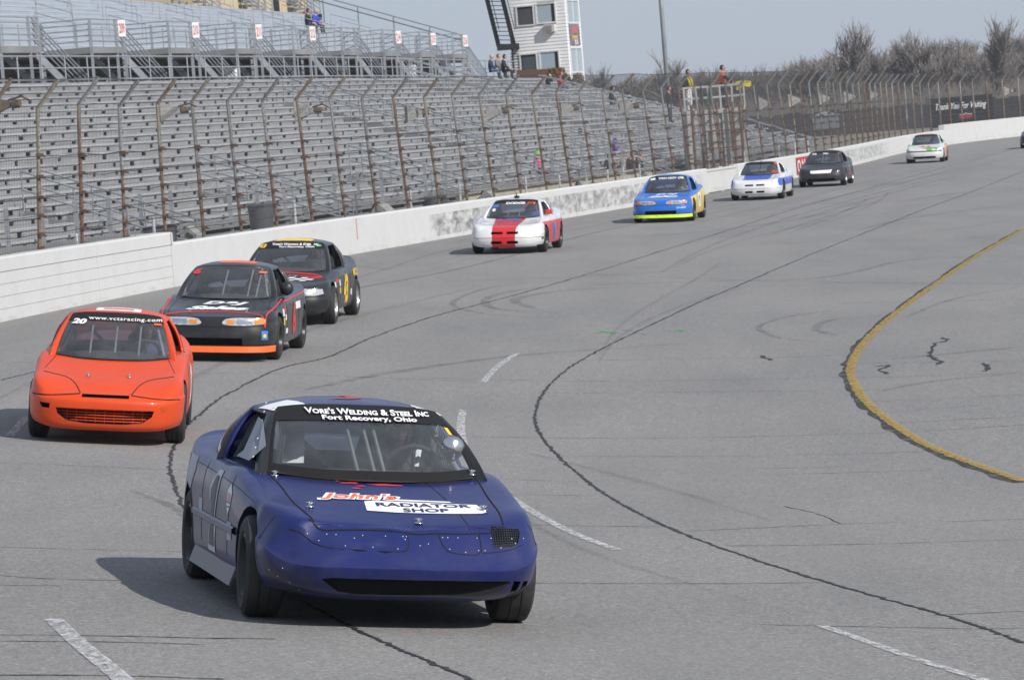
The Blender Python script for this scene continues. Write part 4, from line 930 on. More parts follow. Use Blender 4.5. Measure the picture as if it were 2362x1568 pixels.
# ---------------------------------------------------------------- the blue car in front
CARS = {}
def place_px(car, px, py, heading):
    p = ground(px, py); car.place(p.x, p.y, heading); return car
def rr_poly(y0, y1, z0, z1, c=.03, n=4):
    P = []
    for cx, cy, a0 in ((y1 - c, z1 - c, 0), (y0 + c, z1 - c, 90), (y0 + c, z0 + c, 180), (y1 - c, z0 + c, 270)):
        for i in range(n + 1): a = R_(a0 + 90 * i / n); P.append((cx + c * math.cos(a), cy + c * math.sin(a)))
    return P
M_wiremesh = plain('dusty_mesh_wire', (0.06, 0.065, 0.09), .5, .5)
def blue_car():
    P = mat_paint('navy_blue_paint', (0.005, 0.012, 0.10), rough=.36, coat=.42, dirt=.0, crough=.12, zones=[((0.008, 0.008, 0.010), lambda t, X, Y, Z: t.math('MULTIPLY', t.math('MULTIPLY', t.ramp(t.math('ADD', t.math('ADD', Y, .62), t.math('MULTIPLY', t.noise(9, 6), .35)), [(.0, 1.0), (.34, .0)]), t.math('GREATER_THAN', X, 1.72)), t.ramp(t.math('ADD', Z, t.math('MULTIPLY', t.noise(11, 6), .16)), [(.36, .9), (.50, .0)])))])
    hole = [(-.50, .285), (-.44, .295), (.58, .295), (.60, .285), (.55, .225), (.46, .205), (-.30, .20), (-.40, .215)]
    slot1 = [(.615, .295), (.665, .29), (.65, .235), (.605, .22)]; slot2 = [(.685, .29), (.73, .285), (.72, .245), (.675, .235)]
    S = std_spec(paint=P, w=.845, nose=2.10, zb=[.165, .165, .175, .19, .21, .20, .19, .19, .19, .20, .26, .28, .28, .28], cowl_z=.83, nose_lz=(.368, .46, .56), nose_ins=(.018, .125, .25), bump_z=.345, tuck=(.17, .055), roof_z=1.228, fender_z=.67, shoulder=.785, deck_z=.94,
                 holes=[(hole, .32, 2.3), ([(.505, .588), (.675, .578), (.68, .55), (.655, .50), (.615, .478), (.505, .473)], .72, 2.4), (slot1, .45, 2.3), (slot2, .5, 2.3)], ws_border=True, ban=.76, arch=.335, part_mats={'pillar_frame': mat_paint('navy_and_black_pillar_paint', (0.005, 0.012, 0.10), .40, .2, .0, [((.012, .012, .014), lambda t, X, Y, Z: t.math('GREATER_THAN', t.math('ADD', X, t.math('MULTIPLY', Z, 2.0)), 1.85))])},
                 dent=[((1.92, -.70, .46), .20, (-.03, .03, -.02)), ((1.98, -.42, .48), .15, (.022, 0, .012)), ((1.98, -.14, .48), .09, (-.028, 0, -.01)), ((1.62, -.80, .58), .22, (-.012, .025, 0)), ((1.99, -.27, .46), .08, (-.02, 0, 0)), ((1.85, .05, .57), .14, (0, 0, -.012)), ((1.8, -.6, .57), .12, (0, 0, .012)), ((1.4, -.78, .60), .12, (0, .02, 0)), ((2.05, -.62, .30), .15, (-.02, 0, 0)), ((2.09, .2, .34), .2, (-.012, 0, -.006))])
    c = Car(S, 'race_car', 'dented navy blue coupe racing in front, windshield banner and radiator shop hood sign', 8)
    r = c.root; c.wheels(r=.292, w=.215, y=(.735, .73), steer=R_(-2), rim_r=.185); c.interior(tube=M_cage, wsbars=(-.10, .0, .06), net_=True)
    # black A-pillars, white roof corners, red flash on the roof
    c.poly('top', [(-.53, -.05), (-.50, -.13), (-.33, -.16), (-.34, .10), (-.38, .30), (-.555, .30)], M_dwhite, 'roof_corner_patch'); c.poly('top', [(.53, -.05), (.50, -.13), (.36, -.16), (.36, .08), (.40, .30), (.555, .30)], M_dwhite, 'roof_corner_patch')
    c.poly('top', [(-.16, .12), (.0, .10), (.08, .20), (.04, .50), (-.03, .50), (-.02, .22)], mat('faded_red_vinyl', (.30, .075, .07), .6), 'roof_flash')
    # windshield lettering
    c.text('front', "Vore's Welding & Steel Inc", .03, 1.143, .034, M_dwhite, w=.76, bold=.03, small=True, lift=.020, parent=c.ws); c.text('front', 'Fort Recovery, Ohio', .03, 1.106, .032, M_dwhite, w=.58, bold=.03, lift=.018, parent=c.ws)
    c.poly('front', [(.50, 1.08), (.53, 1.075), (.55, 1.035), (.52, 1.04)], M_dyellow, 'inspection_sticker', parent=c.ws)
    # hood: chipped red paint, sign, seams, pins
    rr = random.Random(4)
    for cx, cy, w, h in ((-.20, -.93, .11, .03), (-.06, -.935, .14, .035), (.17, -.925, .17, .03), (-.18, -.99, .07, .02), (.02, -1.02, .12, .022), (-.13, -1.05, .04, .012), (-.16, -1.10, .03, .012)):
        pts = [(cx + w * math.cos(a) * rr.uniform(.6, 1.1), cy + h * math.sin(a) * rr.uniform(.5, 1.2)) for a in [i * .524 for i in range(12)]]; c.poly('top', pts, M_dred, 'paint_chip')
    c.poly('top', [(-.17, -1.53), (-.16, -1.37), (-.10, -1.355), (.50, -1.38), (.53, -1.55), (.50, -1.575)][::-1], M_dwhite, 'hood_sign')
    c.poly('top', [(.01, -1.345), (.36, -1.35), (.35, -1.325), (.03, -1.315)], M_dwhite, 'hood_sign')
    c.text('top', 'RADIATOR', .18, -1.425, .065, M_dnavy, w=.56, bold=.025); c.text('top', 'SHOP', .18, -1.51, .06, M_dnavy, w=.27, bold=.025)
    c.text('top', "John's", -.18, -1.29, .17, M_dwhite, w=.50, bold=.11, shear=.25, rot=-.05, lift=.0045); c.text('top', "John's", -.18, -1.29, .14, M_dorange, w=.45, bold=.02, shear=.25, rot=-.05, lift=.007)
    c.seam('top', [(-.63, -.72), (-.60, -1.1), (-.58, -1.5), (-.52, -1.80)], .006); c.seam('top', [(.63, -.72), (.61, -1.1), (.60, -1.5), (.58, -1.78)], .006); c.seam('top', [(.27, -.86), (.33, -1.2), (.36, -1.5), (.38, -1.80)], .003)
    c.seam('top', [(-.55, -1.79), (-.42, -1.83), (-.15, -1.85), (.1, -1.86), (.32, -1.85), (.44, -1.82), (.58, -1.80)], .006)
    for x, y in ((.80, -.60), (.72, .60), (1.52, -.50), (1.50, .52), (1.72, .10)): c.pin(x, y)
    # nose panels
    c.seam('front', [(-.66, 0.545), (-.60, 0.530), (-.50, 0.465), (-.30, 0.450), (-.06, 0.445), (.0, 0.470), (.01, 0.545), (.0, 0.545)], .004); c.seam('front', [(.20, 0.545), (.19, 0.530), (.22, 0.460), (.30, 0.440), (.42, 0.445), (.43, 0.545)], .004); c.seam('front', [(.43, 0.445), (.58, 0.460), (.68, 0.490)], .003)
    rv = [(.24, 0.525), (.21, 0.525), (.24, 0.465), (.33, 0.450), (.41, 0.460), (.415, 0.525), (.415, 0.525), (.45, 0.460), (.55, 0.475), (.64, 0.500), (.70, 0.525), (-.02, 0.525), (-.01, 0.510), (-.06, 0.460), (-.2, 0.465), (-.36, 0.470), (-.5, 0.490), (-.56, 0.525), (-.4, 0.525), (-.25, 0.525), (-.12, 0.525), (-.7, 0.330), (-.66, 0.250), (-.6, 0.210), (.07, 0.480), (.12, 0.490), (.0, 0.525), (.5, 0.525), (.62, 0.525), (.3, 0.525), (-.45, 0.525), (-.3, 0.510), (-.72, 0.280), (-.76, 0.310)]
    c.dots('front', rv, .0033, M_dwhite)
    for i in range(12): z = .478 + i * .0092; c.seam('front', [(.505, z), (min(.675, .63 + (z - .473) * .55), z)], .0013, M_wiremesh, 'grille_wire', curve=False)
    for i in range(13): y = .512 + i * .0135; c.seam('front', [(y, .478 + max(0, y - .62) * .9), (y, .585)], .0013, M_wiremesh, 'grille_wire', curve=False)
    mb = MB(); mb.box((1.86, .02, .25), (.03, .86, .12)); mb.build('radiator', mat('radiator_core', (.05, .05, .052), .6), r)
# sides
    for vw, sg in (('right', 1), ('left', -1)):
        X = lambda x: x * sg
        c.seam(vw, [(X(.62), .80), (X(.64), .60), (X(.60), .30)], .0025); c.seam(vw, [(X(-.55), .82), (X(-.60), .62), (X(-.55), .30)], .0025); c.seam(vw, [(X(1.3), .665), (X(.6), .725), (X(-.4), .75), (X(-1.9), .78)], .0022); c.seam(vw, [(X(1.66), .60), (X(1.60), .45), (X(1.66), .30)], .0022)
        mb = MB(); s_ = -sg; mb.grid([[Vector((x, s_ * (.848 + o), z)) for x in (-.92, -.4, .3, .92)] for o, z in ((.002, .485), (.016, .475), (.016, .445), (.002, .435))]); mb.build('rub_strip', P, r)
        mb = MB(); mb.grid([[Vector((x, s_ * (.80 + o), z)) for x in (-.92, .92)] for o, z in ((.02, .25), (.06, .14))]); o = mb.build('side_skirt', mat('grey_plastic_skirt', (.16, .16, .17), .5), r); md = o.modifiers.new('s', 'SOLIDIFY'); md.thickness = .01
    M1 = mat('faded_number_vinyl', (.42, .43, .46), .6, var=.25)
    N1 = [(-.24, .27), (.10, .27), (.05, .46), (.16, .77), (-.02, .77), (-.26, .66), (-.22, .57), (-.10, .62), (-.16, .46)]; cx_, cz_ = -.05, .52
    c.poly('right', N1, mat('number_outline', (.55, .55, .58), .5), 'side_number', lift=.004); c.poly('right', [(cx_ + (x - cx_) * .66, cz_ + (z - cz_) * .86) for x, z in N1], mat('dull_blue_grey', (.05, .055, .09), .5), 'side_number_fill', lift=.008)
    for pts, m in (([(-1.35, .80), (-1.05, .79), (-1.0, .72), (-1.15, .58), (-1.38, .62), (-1.45, .70)], M1), ([(.52, .68), (.60, .72), (.68, .67), (.66, .58), (.60, .54), (.53, .59)], M_dwhite), ([(.60, .50), (.76, .50), (.78, .40), (.62, .39)], M1), ([(-.72, .56), (-.55, .56), (-.54, .45), (-.70, .45)], M1), ([(-.06, .42), (.10, .44), (.08, .34), (-.04, .34)], M_dwhite)): c.poly('right', pts, m, 'sponsor_sticker')
    c.text('right', 'SUN', .605, .64, .05, M_dred, w=.10, bold=.02, lift=.006)
    for z in (.585, .61): c.seam('right', [(.55, z), (.65, z)], .004, M_dnavy, 'sticker_stripe', lift=.004)
    # mirrors and the torn inner shield behind the right window
    mb = MB(); mb.lathe([(.0001, -.04), (.05, -.03), (.075, 0), (.07, .015), (.0001, .02)], 14, Matrix.Translation((.50, .52, .97)) @ Matrix.Rotation(-math.pi / 2, 4, 'Y')); mb.build('side_mirror', M_chrome, r, smooth_=True)
    mb = MB(); mb.grid([[Vector((x, -.725 + .1 * v, .86 + .26 * v * k)) for x, k in ((.56, .35), (.40, .9), (.20, .95), (.02, .3))] for v in (0, .5, 1)]); mb.build('window_shield', mat('dusty_plexiglass', (.18, .20, .24), .35), r)
    for i in range(7): t_ = i / 6; p = Vector((.68, -.70, .86)).lerp(Vector((.0, -.535, 1.155)), t_); mb = MB(); mb.lathe([(.008, 0), (.006, .004), (.0001, .005)], 6, Matrix.Translation(p + Vector((.03, -.02, .03))) @ Matrix.Rotation(.9, 4, 'X')); mb.build('rivet', M_dwhite, r)
    c.place(-.872, 22.6, (math.sin(.205), -math.cos(.205))); c.driver('driver in black open face helmet at the wheel of the front navy blue car', M_blackc, M_helm, nod=-.05); return c
CARS['blue'] = blue_car()
# ---------------------------------------------------------------- the other cars
def band(t, S, a, b): return t.math('MULTIPLY', t.math('GREATER_THAN', S, a), t.math('LESS_THAN', S, b))
def put(c, x, y, a): c.place(x, y, (math.sin(a), -math.cos(a))); return c
def doors(c, z1=.80, xs_=(.62, -.55)):
    for vw, sg in (('right', 1), ('left', -1)):
        c.seam(vw, [(xs_[0] * sg, z1), ((xs_[0] + .02) * sg, .5), (xs_[0] * sg, .28)], .0035); c.seam(vw, [(xs_[1] * sg, z1 + .02), ((xs_[1] - .03) * sg, .55), (xs_[1] * sg, .28)], .0035)
def orange_car():
    P = mat_paint('orange_paint', (0.66, 0.057, 0.003), .38, .28, .0, crough=.1)
    g = [(-.52, .36), (.52, .36), (.50, .30), (.40, .235), (.2, .215), (-.2, .215), (-.40, .235), (-.50, .30)]
    S = std_spec(paint=P, w=.845, nose=2.16, axles=(1.30, -1.30), zb=[.15, .15, .16, .18, .21, .20, .19, .19, .19, .20, .26, .28, .28, .28], cowl_z=.86, nose_lz=(.455, .475, .505), nose_ins=(.02, .05, .10), bump_z=.41, roof_z=1.265, fender_z=.665, shoulder=.79, deck_z=.97, ban=.80,
                 holes=[(g, .40, 2.40), ([(-.25, .500), (.25, .500), (.25, .470), (-.25, .470)], .5, 2.4), ([(-.70, .40), (-.585, .395), (-.59, .345), (-.67, .35)], .5, 2.3)], arch=.34)
    c = Car(S, 'race_car', 'bright orange coupe at left with the number 20 on its windshield', 7); c.wheels(.30, .20, .735, M_rimblk, .19); c.interior(M_cageblk, wsbars=(-.25, .02, .28))
    mb = MB()
    for k in range(5): z = .24 + .028 * k; mb.tube([(2.11 - .02 * (abs(u) * 2) ** 2, u * (.40 + .12 * min(1, k / 3)), z) for u in [i / 6 - 1 for i in range(13)]], .006, 5)
    for k in range(9): y = -.4 + .1 * k; mb.tube([(2.085 - .06 * (y / .5) ** 2, y, .22), (2.085 - .06 * (y / .5) ** 2, y, .36)], .005, 4)
    mb.build('grille', P, c.root)
    c.poly('front', [(.585, .40), (.70, .405), (.68, .36), (.60, .35)], mat('dark_orange_lamp', (.5, .06, .012), .4), 'corner_lamp')
    c.seam('top', [(-.70, -1.28), (-.60, -.72)], .004); c.seam('top', [(.70, -1.28), (.60, -.72)], .004)
    for s_ in (1, -1): c.seam('top', [(.70 * s_, -1.45), (.62 * s_, -1.50), (.45 * s_, -1.60), (.33 * s_, -1.82), (.27 * s_, -2.02)], .006); c.seam('front', [(.27 * s_, .50), (.55 * s_, .475), (.78 * s_, .47)], .008)
    c.pin(1.52, -.22); c.pin(1.50, .22)
    c.text('front', 'www.vctsracing.com', .10, 1.158, .040, M_dwhite, w=.80, bold=.012, lift=.014, parent=c.ws, mono=True); c.text('front', '20', -.40, 1.125, .05, M_dwhite, w=.17, bold=.05, shear=.3, lift=.014, parent=c.ws)
    c.poly('front', [(.42, 1.135), (.50, 1.128), (.50, 1.115), (.42, 1.12)], M_dorange, 'inspection_sticker', lift=.013, parent=c.ws)
    c.poly('top', rr_poly(-.24, .26, -.06, .30, .05), M_dwhite, 'roof_number_panel'); c.poly('top', rr_poly(-.16, .18, .06, .16, .03), M_dred, 'roof_number', lift=.006)
    c.text('right', '20', -.1, .52, .42, M_dwhite, w=.62, bold=.05, shear=.2); c.text('left', '20', .1, .52, .42, M_dwhite, w=.62, bold=.05, shear=.2); doors(c)
    c.poly('right', [(-1.6, .80), (-.9, .80), (-.8, .62), (-1.5, .6)], M_dwhite, 'sponsor_panel')
    c.place(-4.15, 39.25, (math.sin(.055), -math.cos(.055)), .93); c.driver('driver in dark helmet inside the orange car', M_navyc, M_helm); return c
def integra(name, label, P, lip, res, num, numm, zones=None, sales=M_dwhite, cage=M_cage, banner=None):
    S = std_spec(paint=P, w=.845, nose=2.12, axles=(1.27, -1.28), zb=[.17, .17, .18, .19, .21, .20, .19, .19, .19, .20, .26, .28, .28, .28], cowl_z=.85, nose_lz=(.50, .565, .605), nose_ins=(.035, .05, .085), bump_z=.36, roof_z=1.275, fender_z=.68, shoulder=.79, deck_z=.95, ban=.80,
                 holes=[(rr_poly(-.45, .42, .225, .325, .02), .42, 2.4)], arch=.345)
    if not banner: S['banner'] = False
    c = Car(S, 'race_car', label, res); c.wheels(.295, .20, .735, M_rimblk, .18); c.interior(tube=cage, wsbars=(-.05, .30, .42) if name == 'six' else ())
    for s_ in (-1, 1):
        o = c.poly('front', [(.14 * s_, .535), (.18 * s_, .575), (.30 * s_, .592), (.66 * s_, .592), (.70 * s_, .575), (.70 * s_, .51), (.45 * s_, .49), (.22 * s_, .495), (.15 * s_, .51)], M_lens, 'headlight', .006)
        c.poly('front', [(.57 * s_, .588), (.69 * s_, .58), (.69 * s_, .515), (.57 * s_, .505)], M_amber, 'turn_signal', .010, parent=o); c.poly('front', [(.20 * s_, .560), (.30 * s_, .572), (.30 * s_, .508), (.20 * s_, .508)], M_amber, 'marker_lamp', .010, parent=o); c.poly('front', [(.34 * s_, .57), (.54 * s_, .572), (.54 * s_, .515), (.34 * s_, .512)], M_chrome, 'reflector', .008, parent=o)
    c.seam('front', [(-.74, .49), (-.3, .478), (.3, .478), (.74, .49)], .005); c.seam('top', [(-.64, -.75), (-.66, -1.4), (-.62, -1.96)], .004); c.seam('top', [(.64, -.75), (.66, -1.4), (.62, -1.96)], .004)
    mb = MB(); O = [Vector((x + .035, y, .17)) for x, y in S['outline'][:5]]; L = catmull(O, 18); full = [Vector((p.x, -p.y, p.z)) for p in reversed(L)] + L[1:]
    mb.grid([[p + Vector((-.03, 0, .045)) for p in full], [p + Vector((0, 0, .03)) for p in full], [p + Vector((.012, 0, -.035)) for p in full], [p + Vector((-.05, 0, -.035)) for p in full]]); mb.build('front_lip', lip, c.root)
    c.text('top', 'D&J', .06, -1.22, .22, sales, w=.62, bold=.05, shear=.35); c.text('top', 'Sales', .0, -1.52, .25, sales, w=.86, bold=.06, shear=.35); doors(c)
    c.pin(1.75, -.35); c.pin(1.72, .42)
    return c
def six_car():
    P = mat_paint('black_paint', (0.013, 0.014, 0.016), .28, .5, .06)
    c = integra('six', 'black coupe with orange front lip and a red number 6 on its windshield', P, M_dorange, 7, '6', M_dred)
    for s_ in (-1, 1): c.seam('top', [(.70 * s_, -1.92), (.735 * s_, -1.6), (.75 * s_, -1.2), (.765 * s_, -.7)], .011, M_dred, 'pinstripe', lift=.0)
    c.seam('top', [(-.70, -1.92), (-.4, -1.80), (0, -1.755), (.4, -1.80), (.70, -1.92)], .010, M_dred, 'pinstripe')
    for vw, sg in (('left', -1), ('right', 1)): c.seam(vw, [(.8 * sg, .76), (.2 * sg, .775), (-.8 * sg, .79), (-1.7 * sg, .82)], .012, M_dred, 'pinstripe'); c.text(vw, '6', -.05 * sg, .50, .46, M_dred, w=.34, bold=.05, shear=.2, lift=.006)
    c.text('front', '6', -.46, 1.135, .075, M_dred, w=.13, bold=.05, shear=.3, lift=.012, parent=c.ws); c.poly('front', [(.40, 1.145), (.50, 1.14), (.50, 1.12), (.40, 1.125)], M_dorange, 'inspection_sticker', .013, parent=c.ws)
    c.poly('top', rr_poly(-.22, .30, -.02, .36, .12), M_dorange, 'roof_number'); c.poly('front', rr_poly(.66, .735, .30, .42, .01), M_dblue, 'sponsor_sticker', .008); c.poly('front', rr_poly(.68, .715, .33, .38, .015), M_dyellow, 'sponsor_sticker', .012)
    for x, z, w, h, m in ((-.95, .62, .12, .10, M_dwhite), (-.80, .66, .10, .07, M_dred), (-.95, .50, .12, .10, M_dyellow), (-.78, .55, .10, .08, M_dwhite), (-.70, .36, .2, .07, M_dwhite), (.55, .66, .5, .10, M_dwhite)): c.poly('left', rr_poly(x - w / 2, x + w / 2, z - h / 2, z + h / 2, .01), m, 'sponsor_sticker')
    mb = MB(); mb.lathe([(.0001, -.05), (.06, -.04), (.095, 0), (.085, .02), (.0001, .025)], 16, Matrix.Translation((.42, .80, .93)) @ Matrix.Rotation(-math.pi / 2, 4, 'Y')); mb.build('side_mirror', M_rimblk, c.root, smooth_=True)
    put(c, -4.0, 53.3, -.075); c.driver('driver in white helmet inside the black number 6 car', M_blackc, M_helmw); return c
def by_car():
    P = mat_paint('blue_and_yellow_paint', (0.018, 0.145, 0.56), .25, .6, .05, [((0.78, 0.56, 0.03), lambda t, X, Y, Z: t.math('MULTIPLY', t.math('GREATER_THAN', t.math('ABSOLUTE', Y), .74), t.math('MULTIPLY', t.math('LESS_THAN', X, 1.62), t.math('LESS_THAN', Z, t.math('MULTIPLY_ADD', X, -.06, .76)))))])
    lipm = mat('lime_lip_paint', (0.60, 0.85, 0.03), .4)
    c = integra('by', 'blue coupe with yellow sides and a lime front lip near the wall', P, lipm, 5, '9', M_dwhite, banner=True)
    c.text('front', 'VAN HOY OIL', .10, 1.165, .055, M_dwhite, w=.72, bold=.04, lift=.014, parent=c.ws); c.poly('front', [(-.48, 1.165), (-.34, 1.18), (-.34, 1.125), (-.48, 1.11)], M_dwhite, 'number_panel', .014, parent=c.ws)
    c.poly('left', rr_poly(-.35, .25, .36, .74, .15), M_dwhite, 'number_panel'); c.text('left', '9', -.05, .55, .30, M_dblue, w=.22, bold=.05, lift=.008)
    c.text('front', 'Savior', .55, .40, .05, M_dwhite, w=.26, shear=.3)
    put(c, 4.47, 107.75, -.163); c.driver('driver in dark suit inside the blue and yellow car', M_greyc, M_helm); return c
def daytona(label, P, res, ban, slots=True):
    sl = []
    for s_ in (-1, 1): sl += [(rr_poly(*sorted((.045 * s_, .31 * s_)), .455, .51, .01), .36, 2.4), (rr_poly(*sorted((.06 * s_, .31 * s_)), .235, .30, .01), .42, 2.4)]
    S = std_spec(paint=P, w=.86, nose=2.20, axles=(1.24, -1.22), tail=-2.16, zb=[.16, .16, .17, .19, .21, .20, .19, .19, .19, .20, .26, .28, .28, .28], cowl_z=.83, nose_lz=(.43, .54, .60), nose_ins=(.03, .11, .20), bump_z=.34, roof_z=1.225, fender_z=.68, shoulder=.78, deck_z=.93, ban=.80, holes=sl, arch=.34)
    c = Car(S, 'race_car', label, res); c.wheels(.295, .205, .745, M_rimblk, .18); c.interior(tube=M_cage, wsbars=(-.12, .14) if slots else (0,), diag=False); doors(c)
    c.seam('front', [(-.8, .375), (0, .37), (.8, .375)], .005); c.seam('top', [(-.66, -.75), (-.66, -1.5), (-.5, -1.72), (0, -1.76), (.5, -1.72), (.66, -1.5), (.66, -.75)], .004); return c
def red_white_car():
    Wt_ = (0.70, 0.70, 0.70); Rd = (0.55, 0.018, 0.022)
    def zone(t, X, Y, Z):
        a = t.math('LESS_THAN', t.math('ABSOLUTE', t.math('ADD', Y, .02)), t.math('MULTIPLY_ADD', X, -.07, .42)); a = t.math('MULTIPLY', a, t.math('GREATER_THAN', X, .6))
        b = t.math('MULTIPLY', t.math('GREATER_THAN', t.math('ABSOLUTE', Y), .78), t.math('MULTIPLY', t.math('LESS_THAN', Z, .70), t.math('LESS_THAN', X, 1.42))); return t.math('MAXIMUM', a, b)
    P = mat_paint('white_paint_with_red_stripe', Wt_, .25, .6, .03, [(Rd, zone)])
    c = daytona('white coupe with a broad red hood stripe and red sides passing the scuffed wall', P, 6, True)
    c.text('front', 'DODGE', .02, 1.10, .045, M_dwhite, w=.44, bold=.05, lift=.014, parent=c.ws); c.poly('front', [(.27, 1.08), (.32, 1.08), (.36, 1.12), (.31, 1.12)], M_dred, 'banner_slash', .014, parent=c.ws); c.poly('front', [(.34, 1.08), (.38, 1.08), (.42, 1.12), (.38, 1.12)], M_dred, 'banner_slash', .014, parent=c.ws)
    c.poly('front', [(-.50, 1.06), (-.36, 1.075), (-.36, 1.02), (-.52, 1.00)], M_dblue, 'windshield_sticker', .010, parent=c.ws); c.poly('front', rr_poly(-.50, -.42, .93, .99, .01), M_dwhite, 'windshield_sticker', .010, parent=c.ws); c.poly('front', rr_poly(.42, .46, 1.07, 1.11, .005), M_dorange, 'inspection_sticker', .014, parent=c.ws)
    c.text('top', '175', -.02, -1.10, .20, M_dblue, w=.52, bold=.06); c.text('left', '75', -.02, .44, .36, M_dblue, w=.5, bold=.05, shear=.2); c.text('top', 'BAZ', .55, -1.2, .08, M_dnavy, w=.16, rot=.5); c.text('top', 'BAZ', -.55, -1.2, .08, M_dnavy, w=.16, rot=-.5)
    for z in (.33, .36): c.poly('left', rr_poly(-1.8, -1.62, z - .012, z + .012, .004), M_black, 'sponsor_sticker')
    mb = MB(); mb.box((.46, .80, .90), (.10, .16, .10)); o = mb.build('side_mirror', M_dred, c.root); o.modifiers.new('b', 'BEVEL').width = .02
    mb = MB(); mb.box((-.1, -.02, 1.245), (.16, .10, .05)); mb.tube([(-.05, -.02, 1.26), (-.05, -.02, 1.33)], .012, 6); mb.build('roof_camera', M_black, c.root)
    put(c, .13, 89.6, -.150); c.driver('driver in blue suit inside the white and red car', M_bluec, M_helm); return c
def white_blue_car():
    B = (0.03, 0.10, 0.48)
    def zone(t, X, Y, Z):
        a = t.math('MULTIPLY', t.math('LESS_THAN', t.math('ABSOLUTE', Y), t.math('MULTIPLY_ADD', X, -.05, .50)), band(t, X, .7, 1.80)); b = t.math('MULTIPLY', t.math('GREATER_THAN', t.math('ABSOLUTE', Y), .72), t.math('MULTIPLY', band(t, Z, .44, .68), t.math('LESS_THAN', X, 1.9))); return t.math('MAXIMUM', a, b)
    P = mat_paint('white_paint_with_blue_hood', (0.68, 0.68, 0.69), .3, .5, .03, [(B, zone)])
    c = daytona('white coupe with a blue hood panel and blue side stripe behind the blue car', P, 4, True, False)
    c.text('top', 'OUT', .58, -1.15, .10, M_dnavy, w=.14, rot=1.4); c.text('top', 'OUT', -.56, -1.15, .10, M_dnavy, w=.14, rot=-1.4); c.poly('front', rr_poly(.44, .53, 1.10, 1.13, .004), M_dorange, 'inspection_sticker', .014, parent=c.ws)
    mb = MB(); mb.tube([(.9, .02, .86), (.55, .02, 1.0), (.2, .02, 1.22)], .012, 5); mb.build('aerial', M_black, c.root)
    put(c, 8.29, 126.0, -.185); c.driver('driver in red suit inside the white and blue car', M_redc, M_helm); return c
def black43():
    P = mat_paint('black_stock_paint', (0.014, 0.015, 0.016), .3, .5, .06)
    S = std_spec(paint=P, w=.84, nose=2.08, axles=(1.26, -1.26), zb=[.17, .17, .18, .20, .22, .22, .20, .20, .20, .22, .26, .28, .28, .28], cowl_z=.86, nose_lz=(.47, .55, .61), nose_ins=(.03, .06, .10), bump_z=.36, roof_z=1.30, fender_z=.69, shoulder=.80, deck_z=.97, ban=.76, arch=.36, arch_z=.31)
    c = Car(S, 'race_car', 'black coupe with yellow number 43 on its door and a checkered hood', 6); c.wheels(.30, .21, .76, M_rimalu, .185, spokes=True); c.interior(tube=M_cageblk, wsbars=())
    for s_ in (-1, 1): o = c.poly('front', [(.38 * s_, .55), (.42 * s_, .585), (.72 * s_, .575), (.74 * s_, .50), (.62 * s_, .475), (.40 * s_, .48)], M_lens, 'headlight', .006); c.poly('front', rr_poly(*sorted((.45 * s_, .58 * s_)), .50, .565, .03), M_chrome, 'reflector', .009, parent=o)
    for z in (.40, .37, .34, .31, .28): c.seam('front', [(-.8, z), (0, z), (.8, z)], .005)
    c.seam('front', [(-.78, .465), (0, .455), (.78, .465)], .006); doors(c)
    c.text('front', "Vore's Welding & Steel Inc", .06, 1.215, .036, M_dwhite, w=.74, bold=.03, small=True, lift=.014, parent=c.ws); c.text('front', 'Fort Recovery, Ohio', .10, 1.172, .034, M_dwhite, w=.56, bold=.03, lift=.014, parent=c.ws); c.text('front', '43', -.47, 1.185, .06, M_dyellow, w=.14, bold=.05, shear=.3, lift=.014, parent=c.ws); c.poly('front', rr_poly(.40, .47, 1.18, 1.20, .005), M_dgreen, 'inspection_sticker', .014, parent=c.ws)
    c.seam('top', [(-.55, -1.1), (-.1, -1.0), (.45, -1.05), (.62, -1.18)], .016, M_dred, 'hood_flash'); c.seam('top', [(.62, -1.18), (.5, -1.25), (.3, -1.22)], .016, M_dred, 'hood_flash')
    for i in range(6):
        for j in range(3):
            if (i + j) % 2 == 0: x0, y0 = -.1 + .1 * i, -1.55 + .09 * j; c.poly('top', [(x0, y0), (x0 + .1, y0), (x0 + .13, y0 + .09), (x0 + .03, y0 + .09)], M_dwhite, 'checker')
    c.text('top', 'VCTS', .05, -1.2, .09, M_dgrey, w=.4, shear=.3)
    for vw, sg in (('left', -1), ('right', 1)): c.text(vw, '43', .0, .50, .46, M_dyellow, w=.50, bold=.05, shear=.25, lift=.006); c.text(vw, 'MODELS', -1.25 * sg, .72, .12, M_dyellow, w=.6, bold=.03)
    for x, z, w, h, m in ((-.85, .66, .22, .05, M_dred), (-.62, .62, .10, .10, M_dwhite), (-.62, .50, .10, .10, M_dyellow), (-1.05, .60, .10, .10, M_dwhite), (-1.0, .50, .14, .05, M_dblue), (.62, .42, .14, .10, M_dwhite)): c.poly('left', rr_poly(x - w / 2, x + w / 2, z - h / 2, z + h / 2, .02), m, 'sponsor_sticker')
    c.poly('top', rr_poly(-.3, .3, -.1, .3, .05), M_dyellow, 'roof_number')
    put(c, -3.61, 61.9, -.101); c.driver('driver in dark full helmet inside the black number 43 car', M_blackc, M_helm); return c
def hatch(label, P, res, x, y, a, rim=M_rimblk):
    S = std_spec(paint=P, w=.835, nose=2.05, axles=(1.22, -1.25), cowl_z=.86, nose_lz=(.47, .55, .60), nose_ins=(.03, .07, .12), bump_z=.37, roof_z=1.27, fender_z=.69, shoulder=.80, deck_z=.98, ban=.80, arch=.345, holes=[(rr_poly(-.5, .5, .20, .29, .02), .5, 2.4)])
    S['banner'] = True; c = Car(S, 'race_car', label, res); c.wheels(.295, .20, .735, rim, .18); c.interior(tube=M_cage, wsbars=(-.05, .08)); doors(c); put(c, x, y, a); return c
